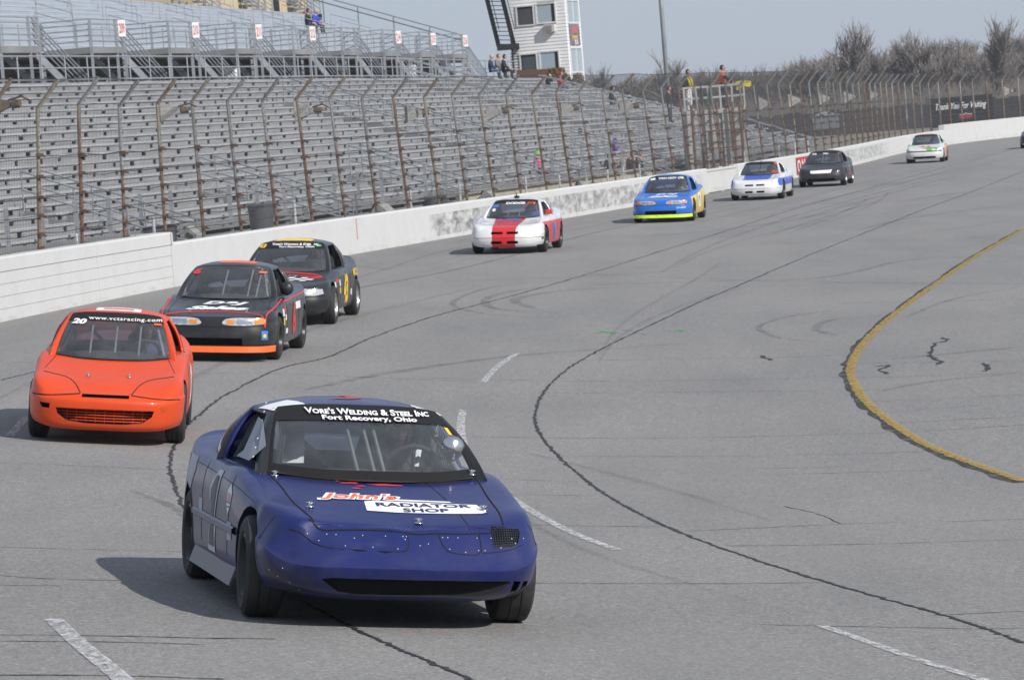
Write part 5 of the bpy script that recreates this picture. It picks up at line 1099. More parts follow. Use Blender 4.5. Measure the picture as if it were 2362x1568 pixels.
CARS['orange'] = orange_car(); CARS['six'] = six_car(); CARS['43'] = black43(); CARS['red'] = red_white_car(); CARS['by'] = by_car(); CARS['wb'] = white_blue_car()
c = hatch('plain charcoal black hatchback with a white bar across its nose', mat_paint('charcoal_paint', (0.02, 0.022, 0.027), .35, .4, .08), 4, 11.52, 139.4, -.185, M_rimalu)
c.poly('front', [(-.36, .575), (-.38, .535), (-.34, .475), (.34, .475), (.38, .535), (.40, .60), (.33, .585)], M_dwhite, 'nose_bar', .006); c.text('front', '39', -.36, 1.13, .06, M_dwhite, w=.16, bold=.04, lift=.014, parent=c.ws); c.text('front', 'Ohio', .05, 1.14, .05, M_dwhite, w=.2, bold=.03, lift=.014, parent=c.ws); c.poly('left', rr_poly(.55, .85, .22, .42, .02), M_dred, 'side_flash'); c.text('left', '39', .1, .52, .34, M_dgrey, w=.4)
c.poly('front', rr_poly(.46, .52, 1.12, 1.14, .004), M_dorange, 'inspection_sticker', .014, parent=c.ws); c.driver('driver in dark helmet inside the charcoal hatchback', M_blackc, M_helm); CARS['bk'] = c
PG = mat_paint('white_green_paint', (0.62, 0.63, 0.62), .35, .4, .05, [((0.13, 0.36, 0.08), lambda t, X, Y, Z: t.math('MULTIPLY', t.math('GREATER_THAN', Z, .53), t.math('GREATER_THAN', t.noise(2.0, 2), .56))), ((0.02, 0.02, 0.02), lambda t, X, Y, Z: t.math('MULTIPLY', band(t, Z, .485, .535), t.math('GREATER_THAN', X, 1.72))), ((0.70, 0.22, 0.03), lambda t, X, Y, Z: t.math('MULTIPLY', t.math('LESS_THAN', X, .2), t.math('LESS_THAN', Z, .8)))])
c = hatch('white and green hatchback with red hood number and orange roof, farthest along the straight', PG, 4, 19.03, 174.2, -.176); c.root['label'] = 'small white and green hatchback with red roof edge far along the wall'
c.text('top', '44', .0, -1.4, .30, M_dred, w=.5, bold=.05); c.poly('top', rr_poly(-.42, .42, -.12, .1, .05), M_dorange, 'roof_panel'); c.driver('driver in blue helmet inside the white and green hatchback', M_bluec, plain('blue_helmet', (.04, .07, .3), .3)); CARS['gr'] = c
p_ = ground(2392, 341); c = hatch('dark blue hatchback just entering at the right edge of the picture', mat_paint('dark_blue_grey_paint', (0.02, 0.026, 0.04), .35, .4, .08), 3, p_.x, p_.y, -.2); c.poly('front', rr_poly(-.75, .75, .20, .24, .01), M_dwhite, 'lip_stripe', .006); c.driver('driver inside the dark hatchback at the right edge', M_blackc, M_helm); CARS['edge'] = c
# ---------------------------------------------------------------- grandstand behind the fence
M_alu = plain('weathered_aluminium', (0.50, 0.51, 0.525), .55, .25, var=.12, scale=.8)
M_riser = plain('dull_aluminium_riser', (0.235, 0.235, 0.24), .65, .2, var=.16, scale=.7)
M_rboard = plain('grey_riser_board', (0.325, 0.328, 0.334), .65, .15, var=.14, scale=.7)
M_galv = plain('galvanised_steel', (0.30, 0.32, 0.345), .55, .35, var=.15, scale=2)
M_deck = plain('pale_blue_aluminium', (0.445, 0.49, 0.54), .5, .2, var=.06, scale=.5)
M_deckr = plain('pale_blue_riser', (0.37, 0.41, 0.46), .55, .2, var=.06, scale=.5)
M_dark = plain('dark_shade_and_vent', (0.035, 0.034, 0.034), .9, var=.3, scale=2)  # near-black holding the shade beneath the stand; cabinet vents use it too
M_board = plain('brown_grey_boarding', (0.085, 0.075, 0.068), .9, var=.25, scale=3)
M_cream = plain('cream_concrete', (0.50, 0.46, 0.37), .9, var=.15, scale=1.5)
M_conc = plain('grey_concrete', (0.36, 0.34, 0.31), .9, var=.2, scale=1)
M_sign = plain('white_sign_board', (0.62, 0.62, 0.61), .6, var=.06); M_signred = plain('red_sign_paint', (0.45, 0.04, 0.05), .6, var=.1)
def curve_box(mbx, ya, yb, o0, o1, z0, z1, step=4.0, mat=0, end=True):
    n = max(2, int((yb - ya) / step) + 1); rows = []
    for i in range(n):
        y = lerp(ya, yb, i / (n - 1)); rows.append([W(y, o, z) for o, z in ((o0, z0), (o0, z1), (o1, z1), (o1, z0))])
    mbx.grid(rows, mat, closed=True)
    if end:
        b = len(mbx.v); mbx.v += [tuple(p) for p in rows[0]] + [tuple(p) for p in rows[-1]]; mbx.f += [(b, b + 1, b + 2, b + 3), (b + 7, b + 6, b + 5, b + 4)]; mbx.m += [mat, mat]
def text_at(txt, M, h, mtl, name, parent, w=None, bold=.02, shear=0.0, thick=.004):
    """flat lettering in the local xy plane of matrix M"""
    cu = bpy.data.curves.new('t', 'FONT'); cu.body = txt; cu.align_x = 'CENTER'; cu.align_y = 'CENTER'; cu.offset = bold; cu.shear = shear; cu.resolution_u = 3
    o = bpy.data.objects.new('t', cu); COL.objects.link(o); dg = bpy.context.evaluated_depsgraph_get(); dg.update(); me = bpy.data.meshes.new_from_object(o.evaluated_get(dg)); bpy.data.objects.remove(o)
    xs_ = [v.co.x for v in me.vertices]; ys_ = [v.co.y for v in me.vertices]; sy = h / (max(ys_) - min(ys_)); sx = w / (max(xs_) - min(xs_)) if w else sy; mx, my = (max(xs_) + min(xs_)) / 2, (max(ys_) + min(ys_)) / 2
    for v in me.vertices: v.co = M @ Vector(((v.co.x - mx) * sx, (v.co.y - my) * sy, thick))
    me.materials.clear(); me.materials.append(mtl); o = bpy.data.objects.new(name, me); COL.objects.link(o); o.parent = parent; return o
def face_M(p, facing, up=Vector((0, 0, 1))):
    """matrix whose local z looks along facing, local y up"""
    z = facing.normalized(); x = up.cross(z).normalized(); y = z.cross(x); return Matrix(((x.x, y.x, z.x, p.x), (x.y, y.y, z.y, p.y), (x.z, y.z, z.z, p.z), (0, 0, 0, 1)))
stand = thing('grandstand', 'long weathered aluminium bleacher grandstand behind the catch fence', 'grandstand')
NR, O0, Z0, RUN, RISE = 19, 5.6, 1.22, .755, .242; YE = 214.0
def row_start(k): return 77.0 + 2.1 * k
rs = random.Random(11)
for k in range(NR):
    o = O0 + RUN * k; z = Z0 + RISE * k; a = row_start(k); n = 4; L = [lerp(a, YE + rs.uniform(-.5, .5), (i / n) if 0 < i < n else i / n) + (rs.uniform(-3, 3) if 0 < i < n else 0) for i in range(n + 1)]
    for i in range(n):
        dz = rs.uniform(-.012, .012); mb = MB(); curve_box(mb, L[i] + .02, L[i + 1] - .02, o - .15, o + .13, z - .055 + dz, z + dz); mb.build('bench', M_alu, stand)
    mb = MB(); y = a + rs.uniform(0, 1.5)
    while y < YE - 1:                                       # riser boards with open gaps between them
        l = rs.choice((1.15, 1.3, 1.3, 1.55)); g = rs.choice((.22, .28, .36)); p0, p1 = W(y, o - .11, 0), W(y + l, o - .11, 0); p2 = W(y + l + g, o - .11, 0); N = Wt(y)[1]
        for (s_, e_, zt, zb_) in ((p0, p1, z - .06, z - .30), (p1, p2, z - .17 - rs.uniform(0, .05), z - .30)):
            mb.hexa([s_ + Vector((0, 0, zb_)), e_ + Vector((0, 0, zb_)), e_ + N * .03 + Vector((0, 0, zb_)), s_ + N * .03 + Vector((0, 0, zb_)), s_ + Vector((0, 0, zt)), e_ + Vector((0, 0, zt)), e_ + N * .03 + Vector((0, 0, zt)), s_ + N * .03 + Vector((0, 0, zt))])
        y += l + g
    q = mb.build('riser_boards', M_rboard, stand); q['kind'] = 'stuff'
    mb = MB(); curve_box(mb, a, YE, o - .52, o - .20, z - .33, z - .295); mb.build('footboard', M_riser, stand)
mb = MB(); curve_box(mb, 95, YE, O0 + RUN * NR - .2, O0 + RUN * NR + .0, .4, Z0 + RISE * NR - .4); mb.build('rear_wall', M_dark, stand)  # rear closure, the shade beneath the stand put into its colour
mb = MB(); curve_box(mb, 76, YE, O0 + 1.6, O0 + 1.7, -.1, 1.2); mb.build('understand_shade', M_dark, stand)  # dark sheet added to stand in for shade beneath the benches
mb = MB(); curve_box(mb, 74, 150, 4.7, 5.0, -.1, .62); mb.build('kerb', M_cream, stand)
mb = MB(); curve_box(mb, 74, YE, 5.15, 5.25, .62, .78); curve_box(mb, 74, YE, 5.15, 5.25, 1.0, 1.12); mb.build('front_beam', M_riser, stand)
y = 78.0
while y < 150:
    p = W(y, 5.2, 0); mb = MB(); mb.beam(p + Vector((0, 0, .1)), p + Vector((0, 0, 2.0)), .10, .10); mb.beam(p + Vector((0, 0, .1)), p + Vector((0, 0, .62)), .16, .16, mat=0); N = Wt(y)[1]; mb.beam(p + N * -.05 + Vector((0, 0, .3)), p + N * 1.2 + Vector((0, 0, .6)), .08, .06); mb.build('front_post', M_galv, stand); y += 2.35
def stair(ys, oa, za, ob_, zb_, wid=1.3, parent=stand, name='aisle_stair', rails=2, posts=4):
    root = bpy.data.objects.new(name, None); COL.objects.link(root); root.parent = parent; n = max(3, int(abs(zb_ - za) / .2))
    for s_ in (-wid / 2, wid / 2):
        for h in ([.95, .5] if rails == 2 else [.95]):
            mb = MB(); mb.tube([W(ys + s_, oa - .35, za + h - .05), W(ys + s_, oa, za + h), W(ys + s_, ob_, zb_ + h)], .028, 6); mb.build('handrail', M_galv, root)
        for i in range(posts): t = i / (posts - 1); mb = MB(); mb.tube([W(ys + s_, lerp(oa, ob_, t), lerp(za, zb_, t) - .1), W(ys + s_, lerp(oa, ob_, t), lerp(za, zb_, t) + .95)], .025, 6); mb.build('rail_post', M_galv, root)
        mb = MB(); mb.beam(W(ys + s_, oa, za - .1), W(ys + s_, ob_, zb_ - .1), .05, .22); mb.build('stringer', M_riser, root)
    for i in range(n): t = (i + .5) / n; mb = MB(); curve_box(mb, ys - wid / 2 + .04, ys + wid / 2 - .04, lerp(oa, ob_, t) - .14, lerp(oa, ob_, t) + .14, lerp(za, zb_, t) - .04, lerp(za, zb_, t), 1.0); mb.build('tread', M_riser, root)
for ys in (93.5, 107, 121, 135, 150, 166, 183, 199): stair(ys, 3.7, .35, 7.6, Z0 + .62)
for ys, o_ in ((141, 12), (172, 15), (190, 12)): stair(ys, 8.5, Z0 + .9, o_ + 4, Z0 + RISE * (o_ + 4 - O0) / RUN, 1.2, rails=2, posts=7)

# ---- upper deck with its concourse, stair platforms and number boards
upper = thing('grandstand', 'pale blue upper deck of the grandstand above a railed concourse', 'grandstand')
UY0, UY1 = 128.0, 207.0
mb = MB(); curve_box(mb, UY0 - 12, UY1 + 4, 19.9, 24.0, 4.75, 4.95); mb.build('concourse_floor', M_conc, upper)
mb = MB(); curve_box(mb, UY0 - 12, UY1, 24.2, 24.35, 4.95, 6.95); mb.build('concourse_rear_wall', M_board, upper)
for j in range(9): mb = MB(); curve_box(mb, UY0 - 12, UY1, 24.13, 24.2, 5.0 + .21 * j, 5.18 + .21 * j); mb.build('wall_board', M_board, upper)
# concourse front rail
NU = 12
for h in (1.65, 1.25, .85): mb = MB(); mb.tube([W(UY0 - 12 + (UY1 + 12 - UY0) * i / 40, 20.1, 4.95 + h) for i in range(41)], .03, 6); mb.build('rail', M_galv, upper)
y = UY0 - 12
while y < UY1 + 1: p = W(y, 20.1, 0); mb = MB(); mb.tube([p + Vector((0, 0, 4.9)), p + Vector((0, 0, 6.6))], .03, 6); mb.build('rail_post', M_galv, upper); y += 2.15
mb = MB(); curve_box(mb, UY0 - 12, UY1 + 4, 19.75, 20.0, 5.55, 5.68); mb.build('top_bench', M_alu, upper)
mb = MB(); curve_box(mb, UY0 - 12, UY1, 23.1, 23.3, 6.78, 7.02); mb.build('deck_front_beam', M_riser, upper)
mb = MB(); curve_box(mb, UY0 - 12, UY1, 22.9, 24.6, 6.94, 7.0); mb.build('deck_walkway', M_deckr, upper)
for k in range(NU):
    o = 24.6 + .80 * k; z = 7.38 + .275 * k; a, b = 131 + 2.3 * k, UY1 + .75 * k * .6
    for i in range(3): ya, yb = lerp(a - 12, b, i / 3), lerp(a - 12, b, (i + 1) / 3); mb = MB(); curve_box(mb, ya + .02, yb - .02, o - .17, o + .15, z - .05, z); mb.build('bench', M_deck, upper)
    mb = MB(); curve_box(mb, a - 12, b, o + .10, o + .66, z - .14, z - .10); curve_box(mb, a - 12, b, o - .16, o - .12, z - .30, z - .055); mb.build('tread_plate', M_deckr, upper)
    if k < NU - 1 and k % 2 == 0:
        for j in range(9):
            yy = 133 + 2.3 * k + 8.6 * j
            if yy < UY1 - 2: mb = MB(); mb.tube([W(yy, o - .2, z), W(yy, o - .2, z + .85), W(yy, o + 1.3, z + 1.35), W(yy, o + 1.3, z + .55)], .025, 6); mb.build('aisle_rail', M_galv, upper)
# end rail running down the right-hand side
top, bot = W(UY1 + 6.5, 34.2, 10.6), W(UY1 + .5, 22.9, 7.0)
for h in (1.35, 1.05): mb = MB(); mb.tube([top + Vector((0, 0, h)), bot + Vector((0, 0, h - .15))], .035, 6); mb.build('end_rail', M_galv, upper)
for i in range(6): t = i / 5; p = top.lerp(bot, t); mb = MB(); mb.tube([p + Vector((0, 0, -.2)), p + Vector((0, 0, 1.3 - .15 * t))], .03, 6); mb.build('end_rail_post', M_galv, upper)
def platform(ys, num):
    r = bpy.data.objects.new('stair_platform', None); COL.objects.link(r); r.parent = upper
    mb = MB(); curve_box(mb, ys - 1.7, ys + 1.9, 21.1, 23.1, 6.80, 7.02, 1.5); mb.build('platform_slab', M_riser, r)
    for yy, oo in ((ys - 1.65, 21.15), (ys + 1.0, 21.15), (ys + 1.85, 21.15), (ys - 1.65, 23.0), (ys + 1.85, 23.0)): mb = MB(); p = W(yy, oo, 0); mb.beam(p + Vector((0, 0, 4.95)), p + Vector((0, 0, 8.05)), .10, .10); mb.build('platform_post', M_galv, r)
    for h in (.22, .42, .62, .82, 1.0): mb = MB(); mb.tube([W(ys - 1.65, 23.0, 7.02 + h), W(ys - 1.65, 21.15, 7.02 + h), W(ys + 1.85, 21.15, 7.02 + h)], .026, 6); mb.build('guard_rail', M_galv, r)
    for h in (.25, .55, .85): mb = MB(); mb.tube([W(ys + 1.85, 21.3, 7.02 + h), W(ys + 6.9, 22.9, 7.02 + h)], .022, 6); mb.build('guard_rail', M_galv, r)
    for i in range(3): mb = MB(); p = W(ys + 3 + 1.5 * i, 22.9, 0); mb.tube([p + Vector((0, 0, 6.9)), p + Vector((0, 0, 7.95))], .025, 6); mb.build('guard_post', M_galv, r)
    a, b = W(ys + 1.9, 21.4, 7.0), W(ys + 5.0, 20.7, 4.95)
    for h in (0.05, .3, .5, .7, .9, 1.05): mb = MB(); mb.tube([a + Vector((0, 0, h)), b + Vector((0, 0, h))], .028, 6); mb.build('stair_rail', M_galv, r)
    mb = MB(); mb.beam(a - Vector((0, 0, .12)), b - Vector((0, 0, .12)), .06, .28); mb.build('stringer', M_galv, r); N = Wt(ys)[1]; mb = MB(); mb.beam(a + N * 1.1 - Vector((0, 0, .12)), b + N * 1.1 - Vector((0, 0, .12)), .06, .28); mb.build('stringer', M_galv, r)
    for i in range(9): t = (i + .5) / 9; p = a.lerp(b, t); mb = MB(); mb.beam(p, p + N * 1.1, .28, .04); mb.build('tread', M_riser, r)
    for yy in (ys - 1.0, ys + .3): mb = MB(); mb.tube([W(yy, 21.3, 5.0), W(yy + 1.2, 21.3, 5.9)], .04, 6); mb.build('brace', M_galv, r)
    if num:
        N = Wt(ys)[1]; M = face_M(W(ys + 1.42, 21.05, 7.70), -N + Vector((.15, -.9, 0))); mb = MB(); P = [M @ Vector((x, y_, z_)) for z_ in (-.02, .0) for x, y_ in ((-.17, -.30), (.17, -.30), (.17, .30), (-.17, .30))]; mb.hexa(P); s_ = mb.build('number_board', M_sign, r); text_at(num, M, .38, M_signred, 'lettering', s_, w=.25, bold=.02)
for i, num in enumerate(('', '209', '210', '211', '212', '', '214', '215', '216')): platform(127.5 + 8.6 * i, num)
# ---------------------------------------------------------------- press box, control tower, light pole
M_tan = plain('tan_cladding', (0.52, 0.43, 0.28), .8, var=.05, scale=1); M_winframe = plain('white_window_frame', (0.62, 0.62, 0.62), .5, var=.05)
M_pane = NT('window_glass').set(base=(0.05, 0.06, 0.07), rough=.06, spec=.8); M_panelight = NT('pale_window_glass').set(base=(0.30, 0.38, 0.43), rough=.08, spec=.8)
M_blk = plain('black_steel', (0.008, 0.009, 0.011), .6, var=.2)
pb = thing('press_box', 'tan press box behind the top of the upper deck', 'building')
mb = MB(); curve_box(mb, 199, 221, 35.5, 40, 9.6, 15.5); mb.build('wall', M_tan, pb)
for yy in (214.5,):
    mb = MB(); curve_box(mb, yy, yy + 1.1, 35.4, 35.5, 10.2, 12.3, 1); mb.build('door', M_blk, pb); mb = MB(); curve_box(mb, yy - .1, yy + 1.2, 35.42, 35.49, 10.2, 12.45, 1); mb.build('door_frame', M_tan, pb)
for ys in (197.5, 208.5, 218):
    r = bpy.data.objects.new('entrance_stair', None); COL.objects.link(r); r.parent = pb
    for s_ in (-.8, .8):
        for h in (.1, .35, .6, .85, 1.1): mb = MB(); mb.tube([W(ys + s_, 34.0, 10.2 + h), W(ys + s_ * .3, 35.6, 11.6 + h)], .035, 5); mb.build('stair_rail', M_galv, r)
        for i in range(5): t = i / 4; mb = MB(); mb.tube([W(ys + s_, 34.0 + 1.5 * t, 10.0 + 1.4 * t), W(ys + s_, 34.0 + 1.5 * t, 11.3 + 1.4 * t)], .03, 5); mb.build('rail_post', M_galv, r)
    for i in range(6): mb = MB(); curve_box(mb, ys - .75, ys + .75, 34 + .25 * i, 34.3 + .25 * i, 10.1 + .24 * i, 10.2 + .24 * i, 1); mb.build('tread', M_riser, r)
    for w in (-.5, .2): mb = MB(); curve_box(mb, ys + w, ys + w + .4, 33.85, 33.95, 10.0, 10.5, 1); mb.build('vent', M_blk, r)
# -- control tower
TD = 236.0; tc = at(1312, 150, TD); tx, ty = tc.x, tc.y; ta = R_(-17)
tower = thing('control_tower', 'white clapboard control tower with large windows above the stands', 'tower', (tx, ty, 0), ta)
M_side = plain('white_clapboard', (0.72, 0.72, 0.73), .7, var=.05, scale=1.5)
TW, TDp, ZT = 3.45, 3.2, 12.4           # local: x to the left of the near corner is negative, front face y = 0
mb = MB(); mb.box((-TW / 2, TDp / 2, ZT / 2), (TW - .06, TDp - .06, ZT)); mb.build('core', M_side, tower)
wins = [(-3.0, -2.0, 9.25, 10.35), (-1.75, -.62, 9.3, 10.4), (-3.0, -2.02, 6.30, 7.45), (-1.75, -.62, 6.35, 7.5)]
swins = [(.35, 2.75, 9.2, 10.5), (.35, 2.75, 6.2, 7.6)]
z = 3.2
while z < ZT:                            # clapboards, cut round the windows
    for face in (0, 1):
        cuts = [(-TW, 0)] if face == 0 else [(0, TDp)]
        for a, b, za, zb_ in (wins if face == 0 else swins):
            if z + .2 > za and z < zb_: cuts = [c2 for c1 in cuts for c2 in ([(c1[0], a), (b, c1[1])] if c1[0] < a and c1[1] > b else [c1])]
        for a, b in cuts:
            mb = MB()
            if face == 0: mb.hexa([(a, -.038, z), (b + .03, -.038, z), (b + .03, .04, z), (a, .04, z), (a, -.012, z + .21), (b + .03, -.012, z + .21), (b + .03, .04, z + .21), (a, .04, z + .21)])
            else: mb.hexa([(.038, a, z), (.038, b, z), (-.04, b, z), (-.04, a, z), (.012, a, z + .21), (.012, b, z + .21), (-.04, b, z + .21), (-.04, a, z + .21)])
            mb.build('clapboard', M_side, tower)
    z += .205
for i, (a, b, za, zb_) in enumerate(wins):
    mb = MB(); mb.box(((a + b) / 2, -.02, (za + zb_) / 2), (b - a, .03, zb_ - za)); w_ = mb.build('window', M_pane if i % 2 == 0 else M_panelight, tower)
    mb = MB()
    for (x0, x1, z0, z1) in ((a - .08, b + .08, zb_, zb_ + .08), (a - .08, b + .08, za - .08, za), (a - .08, a, za, zb_), (b, b + .08, za, zb_)): mb.box(((x0 + x1) / 2, -.05, (z0 + z1) / 2), (x1 - x0, .08, z1 - z0))
    mb.build('frame', M_winframe, w_); mb = MB(); mb.box((b - .12, -.03, (za + zb_) / 2), (.2, .025, zb_ - za - .02)) if i % 2 else mb.box(((a + b) / 2, -.03, zb_ - .08), (b - a - .02, .025, .12)); mb.build('blind', M_blk, w_)
for (a, b, za, zb_) in swins:
    mb = MB(); mb.box((.02, (a + b) / 2, (za + zb_) / 2), (.03, b - a, zb_ - za)); w_ = mb.build('window', M_panelight, tower); mb = MB()
    for (y0, y1, z0, z1) in ((a - .08, b + .08, zb_, zb_ + .09), (a - .08, b + .08, za - .09, za), (a - .08, a, za, zb_), (b, b + .08, za, zb_), ((a + b) / 2 - .05, (a + b) / 2 + .05, za, zb_)): mb.box((.05, (y0 + y1) / 2, (z0 + z1) / 2), (.08, y1 - y0, z1 - z0))
    mb.build('frame', M_winframe, w_)
ac = bpy.data.objects.new('air_conditioner', None); COL.objects.link(ac); ac.parent = tower; mb = MB(); mb.box((-.98, -.18, 8.92), (.66, .36, .46)); mb.build('case', mat('beige_metal', (.52, .50, .46), .6), ac); mb = MB(); mb.box((-1.03, -.37, 8.92), (.46, .03, .34)); mb.build('grille', mat('grille_grey', (.14, .14, .14), .7), ac)
for i in range(5): mb = MB(); mb.box((-1.03, -.39, 8.79 + .065 * i), (.46, .02, .02)); mb.build('louvre', mat('beige_metal', (.52, .50, .46), .6), ac)
mb = MB(); mb.box((.06, 1.55, 8.42), (.04, 2.2, 1.25)); po = mb.build('poster', mat('poster_grey', (.16, .15, .17), .6, var=.5, scale=3), tower)
for (y0, z0, w, h, m) in ((1.55, 8.75, 1.3, .42, mat('poster_red', (.42, .12, .13), .6)), (1.55, 8.30, 1.2, .22, mat('poster_gold', (.5, .32, .08), .6)), (1.75, 8.0, .8, .3, mat('poster_white', (.4, .4, .42), .6, var=.5))): mb = MB(); mb.box((.085, y0, z0), (.01, w, h)); mb.build('print', m, po)
mb = MB(); mb.box((-TW / 2, TDp / 2, ZT + .1), (TW + .7, TDp + .7, .2)); mb.build('roof', M_blk, tower)
# black escape stair left of the tower
es = thing('escape_stair', 'black steel escape stair hanging beside the control tower', 'stair'); A, B = at(1150, 108, 236), at(1108, -60, 236); sd = Vector((1.0, .1, 0)); wv = at(1186, 108, 236) - A
for s_ in (0, 1): mb = MB(); mb.beam(A + wv * s_, B + wv * s_, .08, .26); mb.build('stringer', M_blk, es); mb = MB(); mb.tube([A + wv * s_ + Vector((.1, 0, 1.0)), B + wv * s_ + Vector((.1, 0, 1.0))], .025, 5); mb.build('handrail', M_blk, es)
for i in range(17): p = A.lerp(B, (i + .5) / 17); mb = MB(); mb.beam(p, p + wv, .22, .045); mb.build('tread', M_blk, es)
p = at(1148, 111, 236); mb = MB(); mb.box(p + Vector((.62, .4, 0)), (1.35, 1.2, .34)); mb.build('landing', M_blk, es)
for x_, y0_, y1_ in ((1181, 55, 170),): mb = MB(); mb.beam(at(x_ + 4, y1_, 236), at(x_ - 5, y0_, 236), .12, .12); mb.build('post', M_blk, es)
for i in range(7): mb = MB(); q = at(1186, 125 + 6.5 * i, 236.5); mb.box(q, (.5, .3, .05)); mb.build('tread', M_blk, es)
lp = thing('light_pole', 'tall slim grey light pole right of the control tower', 'pole', at(1541, 226, 250)); b_ = at(1541, 226, 250); mb = MB(); mb.tube([(0, 0, -3), (0, 0, 6), (0, 0, 14)], [.16, .14, .10], 12); mb.build('shaft', M_galv, lp, smooth_=True); mb = MB(); mb.tube([(0, 0, -3), (0, 0, -.3)], .21, 12); mb.build('base_sleeve', M_galv, lp, smooth_=True); mb = MB(); mb.box((0, 0, 14.1), (2.4, .2, .2)); mb.build('crossarm', M_galv, lp)
# -- flag stand at the fence
fs = thing('flag_stand', 'white steel flag stand rising over the fence with a railed platform', 'platform'); FD = 160.0
def fsp(px, py, d=FD): return at(px, py, d)
M_fs = plain('chalky_white_steel', (0.50, 0.49, 0.47), .7, var=.15, scale=1.5)
a, b = fsp(1580, 258), fsp(1718, 250); dv = (b - a); dv.z = 0; wd = dv.normalized(); dp = Vector((-wd.y, wd.x, 0)); zpl = a.z; a = Vector((a.x, a.y, zpl)); L_ = dv.length
mb = MB(); mb.hexa([a - dp * .1 + Vector((0, 0, -.2)), a + wd * L_ - dp * .1 + Vector((0, 0, -.2)), a + wd * L_ + dp * 2 + Vector((0, 0, -.2)), a + dp * 2 + Vector((0, 0, -.2)), a - dp * .1, a + wd * L_ - dp * .1, a + wd * L_ + dp * 2, a + dp * 2]); mb.build('platform', M_fs, fs)
for u in (.02, .30, .66, .98):
    for v in (0, 1.9):
        p = a + wd * (L_ * u) + dp * v; mb = MB(); mb.beam(Vector((p.x, p.y, -.1)), p + Vector((0, 0, -.2)), .26 if u in (.02, .66) else .2, .2); mb.build('column', M_fs, fs)
for h in (.95, .5):
    for s0, s1 in (((0, 0), (1, 0)), ((1, 0), (1, 1.9)), ((0, 0), (0, 1.9)), ((0, 1.9), (1, 1.9))): p, q = a + wd * (L_ * s0[0]) + dp * s0[1], a + wd * (L_ * s1[0]) + dp * s1[1]; mb = MB(); mb.beam(p + Vector((0, 0, h)), q + Vector((0, 0, h)), .06, .07); mb.build('rail', M_fs, fs)
for i in range(6): p = a + wd * (L_ * i / 5); mb = MB(); mb.beam(p, p + Vector((0, 0, .98)), .07, .07); mb.build('rail_post', M_fs, fs)
for u in (.10, .24, .40, .52, .78, .90): p = a + wd * (L_ * u) - dp * .35; mb = MB(); mb.tube([Vector((p.x, p.y, -.1)), p + Vector((0, 0, .25))], .055, 8); mb.build('rusty_pole', POSTM[2], fs)
for zz in (.9, 1.5, 2.2, 2.9): p = Vector((a.x, a.y, zz)) - dp * .42; mb = MB(); mb.tube([p + wd * (L_ * .08), p + wd * (L_ * .92)], .03, 6); mb.build('rusty_crossbar', POSTM[2], fs)
for zz in (1.5, 2.6): mb = MB(); mb.beam(Vector((a.x, a.y, zz)), Vector((a.x, a.y, zz)) + wd * L_, .06, .14); mb.build('cross_beam', M_fs, fs)
mb = MB(); q = a + wd * (L_ * .68) + dp * .6; mb.box((q.x, q.y, 1.75), (1.5, 1.2, .9)); mb.build('equipment_box', M_fs, fs)
for i in range(2): fl = thing('furled_flag', ('checkered flag' if i == 0 else 'green flag') + ' hanging rolled up from the flag stand rail', 'flag'); p = a + wd * (L_ * (.29 + .15 * i)) - dp * .06; mb = MB(); mb.tube([p + Vector((0, 0, 1.15)), p + Vector((0, 0, .2))], .015, 5); mb.build('stick', M_cageblk, fl); mb = MB(); mb.tube([p + Vector((0, 0, .95)), p + Vector((.03, 0, .7)), p + Vector((-.02, 0, .4)), p + Vector((0, 0, .15))], [.03, .09, .07, .02], 7); mb.build('cloth', (mat('dark_checker_cloth', (.05, .05, .05), .8, var=.9, scale=14), mat('green_flag_cloth', (.01, .16, .06), .8))[i], fl)

# ---------------------------------------------------------------- far side: gravel lot, boarding, billboard, trees
M_lot = plain('pale_gravel', (0.25, 0.24, 0.235), .95, var=.12, scale=.3)
mb = MB(); rows = [[Vector((x, y, .012 - .0)) for x in (30, 60, 90, 130, 180)] for y in (285, 330, 365)]
bb = thing('board_fence', 'long dark board fence across the far lot beneath the bare trees', 'fence'); M_bfence = plain('dark_grey_boarding', (0.035, 0.035, 0.040), .9, var=.3, scale=.6)
ga, gb = at(1700, 312, 400), at(2480, 285, 400); ga.z = gb.z = 0; nb = 26
for i in range(nb): p, q = ga.lerp(gb, i / nb), ga.lerp(gb, (i + .985) / nb); mb = MB(); hh = 2.5 + .12 * math.sin(i * 2.1); mb.beam(p + Vector((0, 0, hh / 2)), q + Vector((0, 0, hh / 2)), .08, hh); mb.build('panel', M_bfence, bb)
sh = thing('shed', 'low pale metal shed behind the fence', 'shed', at(1905, 292, 330)); mb = MB(); mb.box((0, 0, .35), (2.0, 3, 1.1)); mb.build('wall', mat('pale_shed_metal', (.13, .15, .17), .6), sh); mb = MB(); mb.prism([(-1.2, .9), (1.2, .9), (0, 1.25)], 3.3, M=Matrix.Translation((0, 1.65, 0)) @ Matrix.Rotation(math.pi / 2, 4, 'X')); mb.build('roof', M_galv, sh)
bl = thing('billboard', 'black billboard with white script lettering behind the fence at far right', 'billboard'); p0, p1 = at(2143, 263, 285), at(2290, 250, 285); p1.z = p0.z; zc = p0.z; hh = 2.15; d_ = (p1 - p0).normalized(); nrm = Vector((d_.y, -d_.x, 0))
c0 = (p0 + p1) / 2; L2 = (p1 - p0).length; mb = MB(); mb.beam(p0, p1, .15, hh); mb.build('board', mat('billboard_black', (.012, .013, .02), .5), bl)
for t in (.02, .25, .5, .75, .98): mb = MB(); p = p0.lerp(p1, t) - nrm * .2; mb.beam(Vector((p.x, p.y, 0)), p + Vector((0, 0, hh / 2)), .18, .18); mb.build('post', mat('rusty_brown_post', (.09, .06, .05), .9), bl)
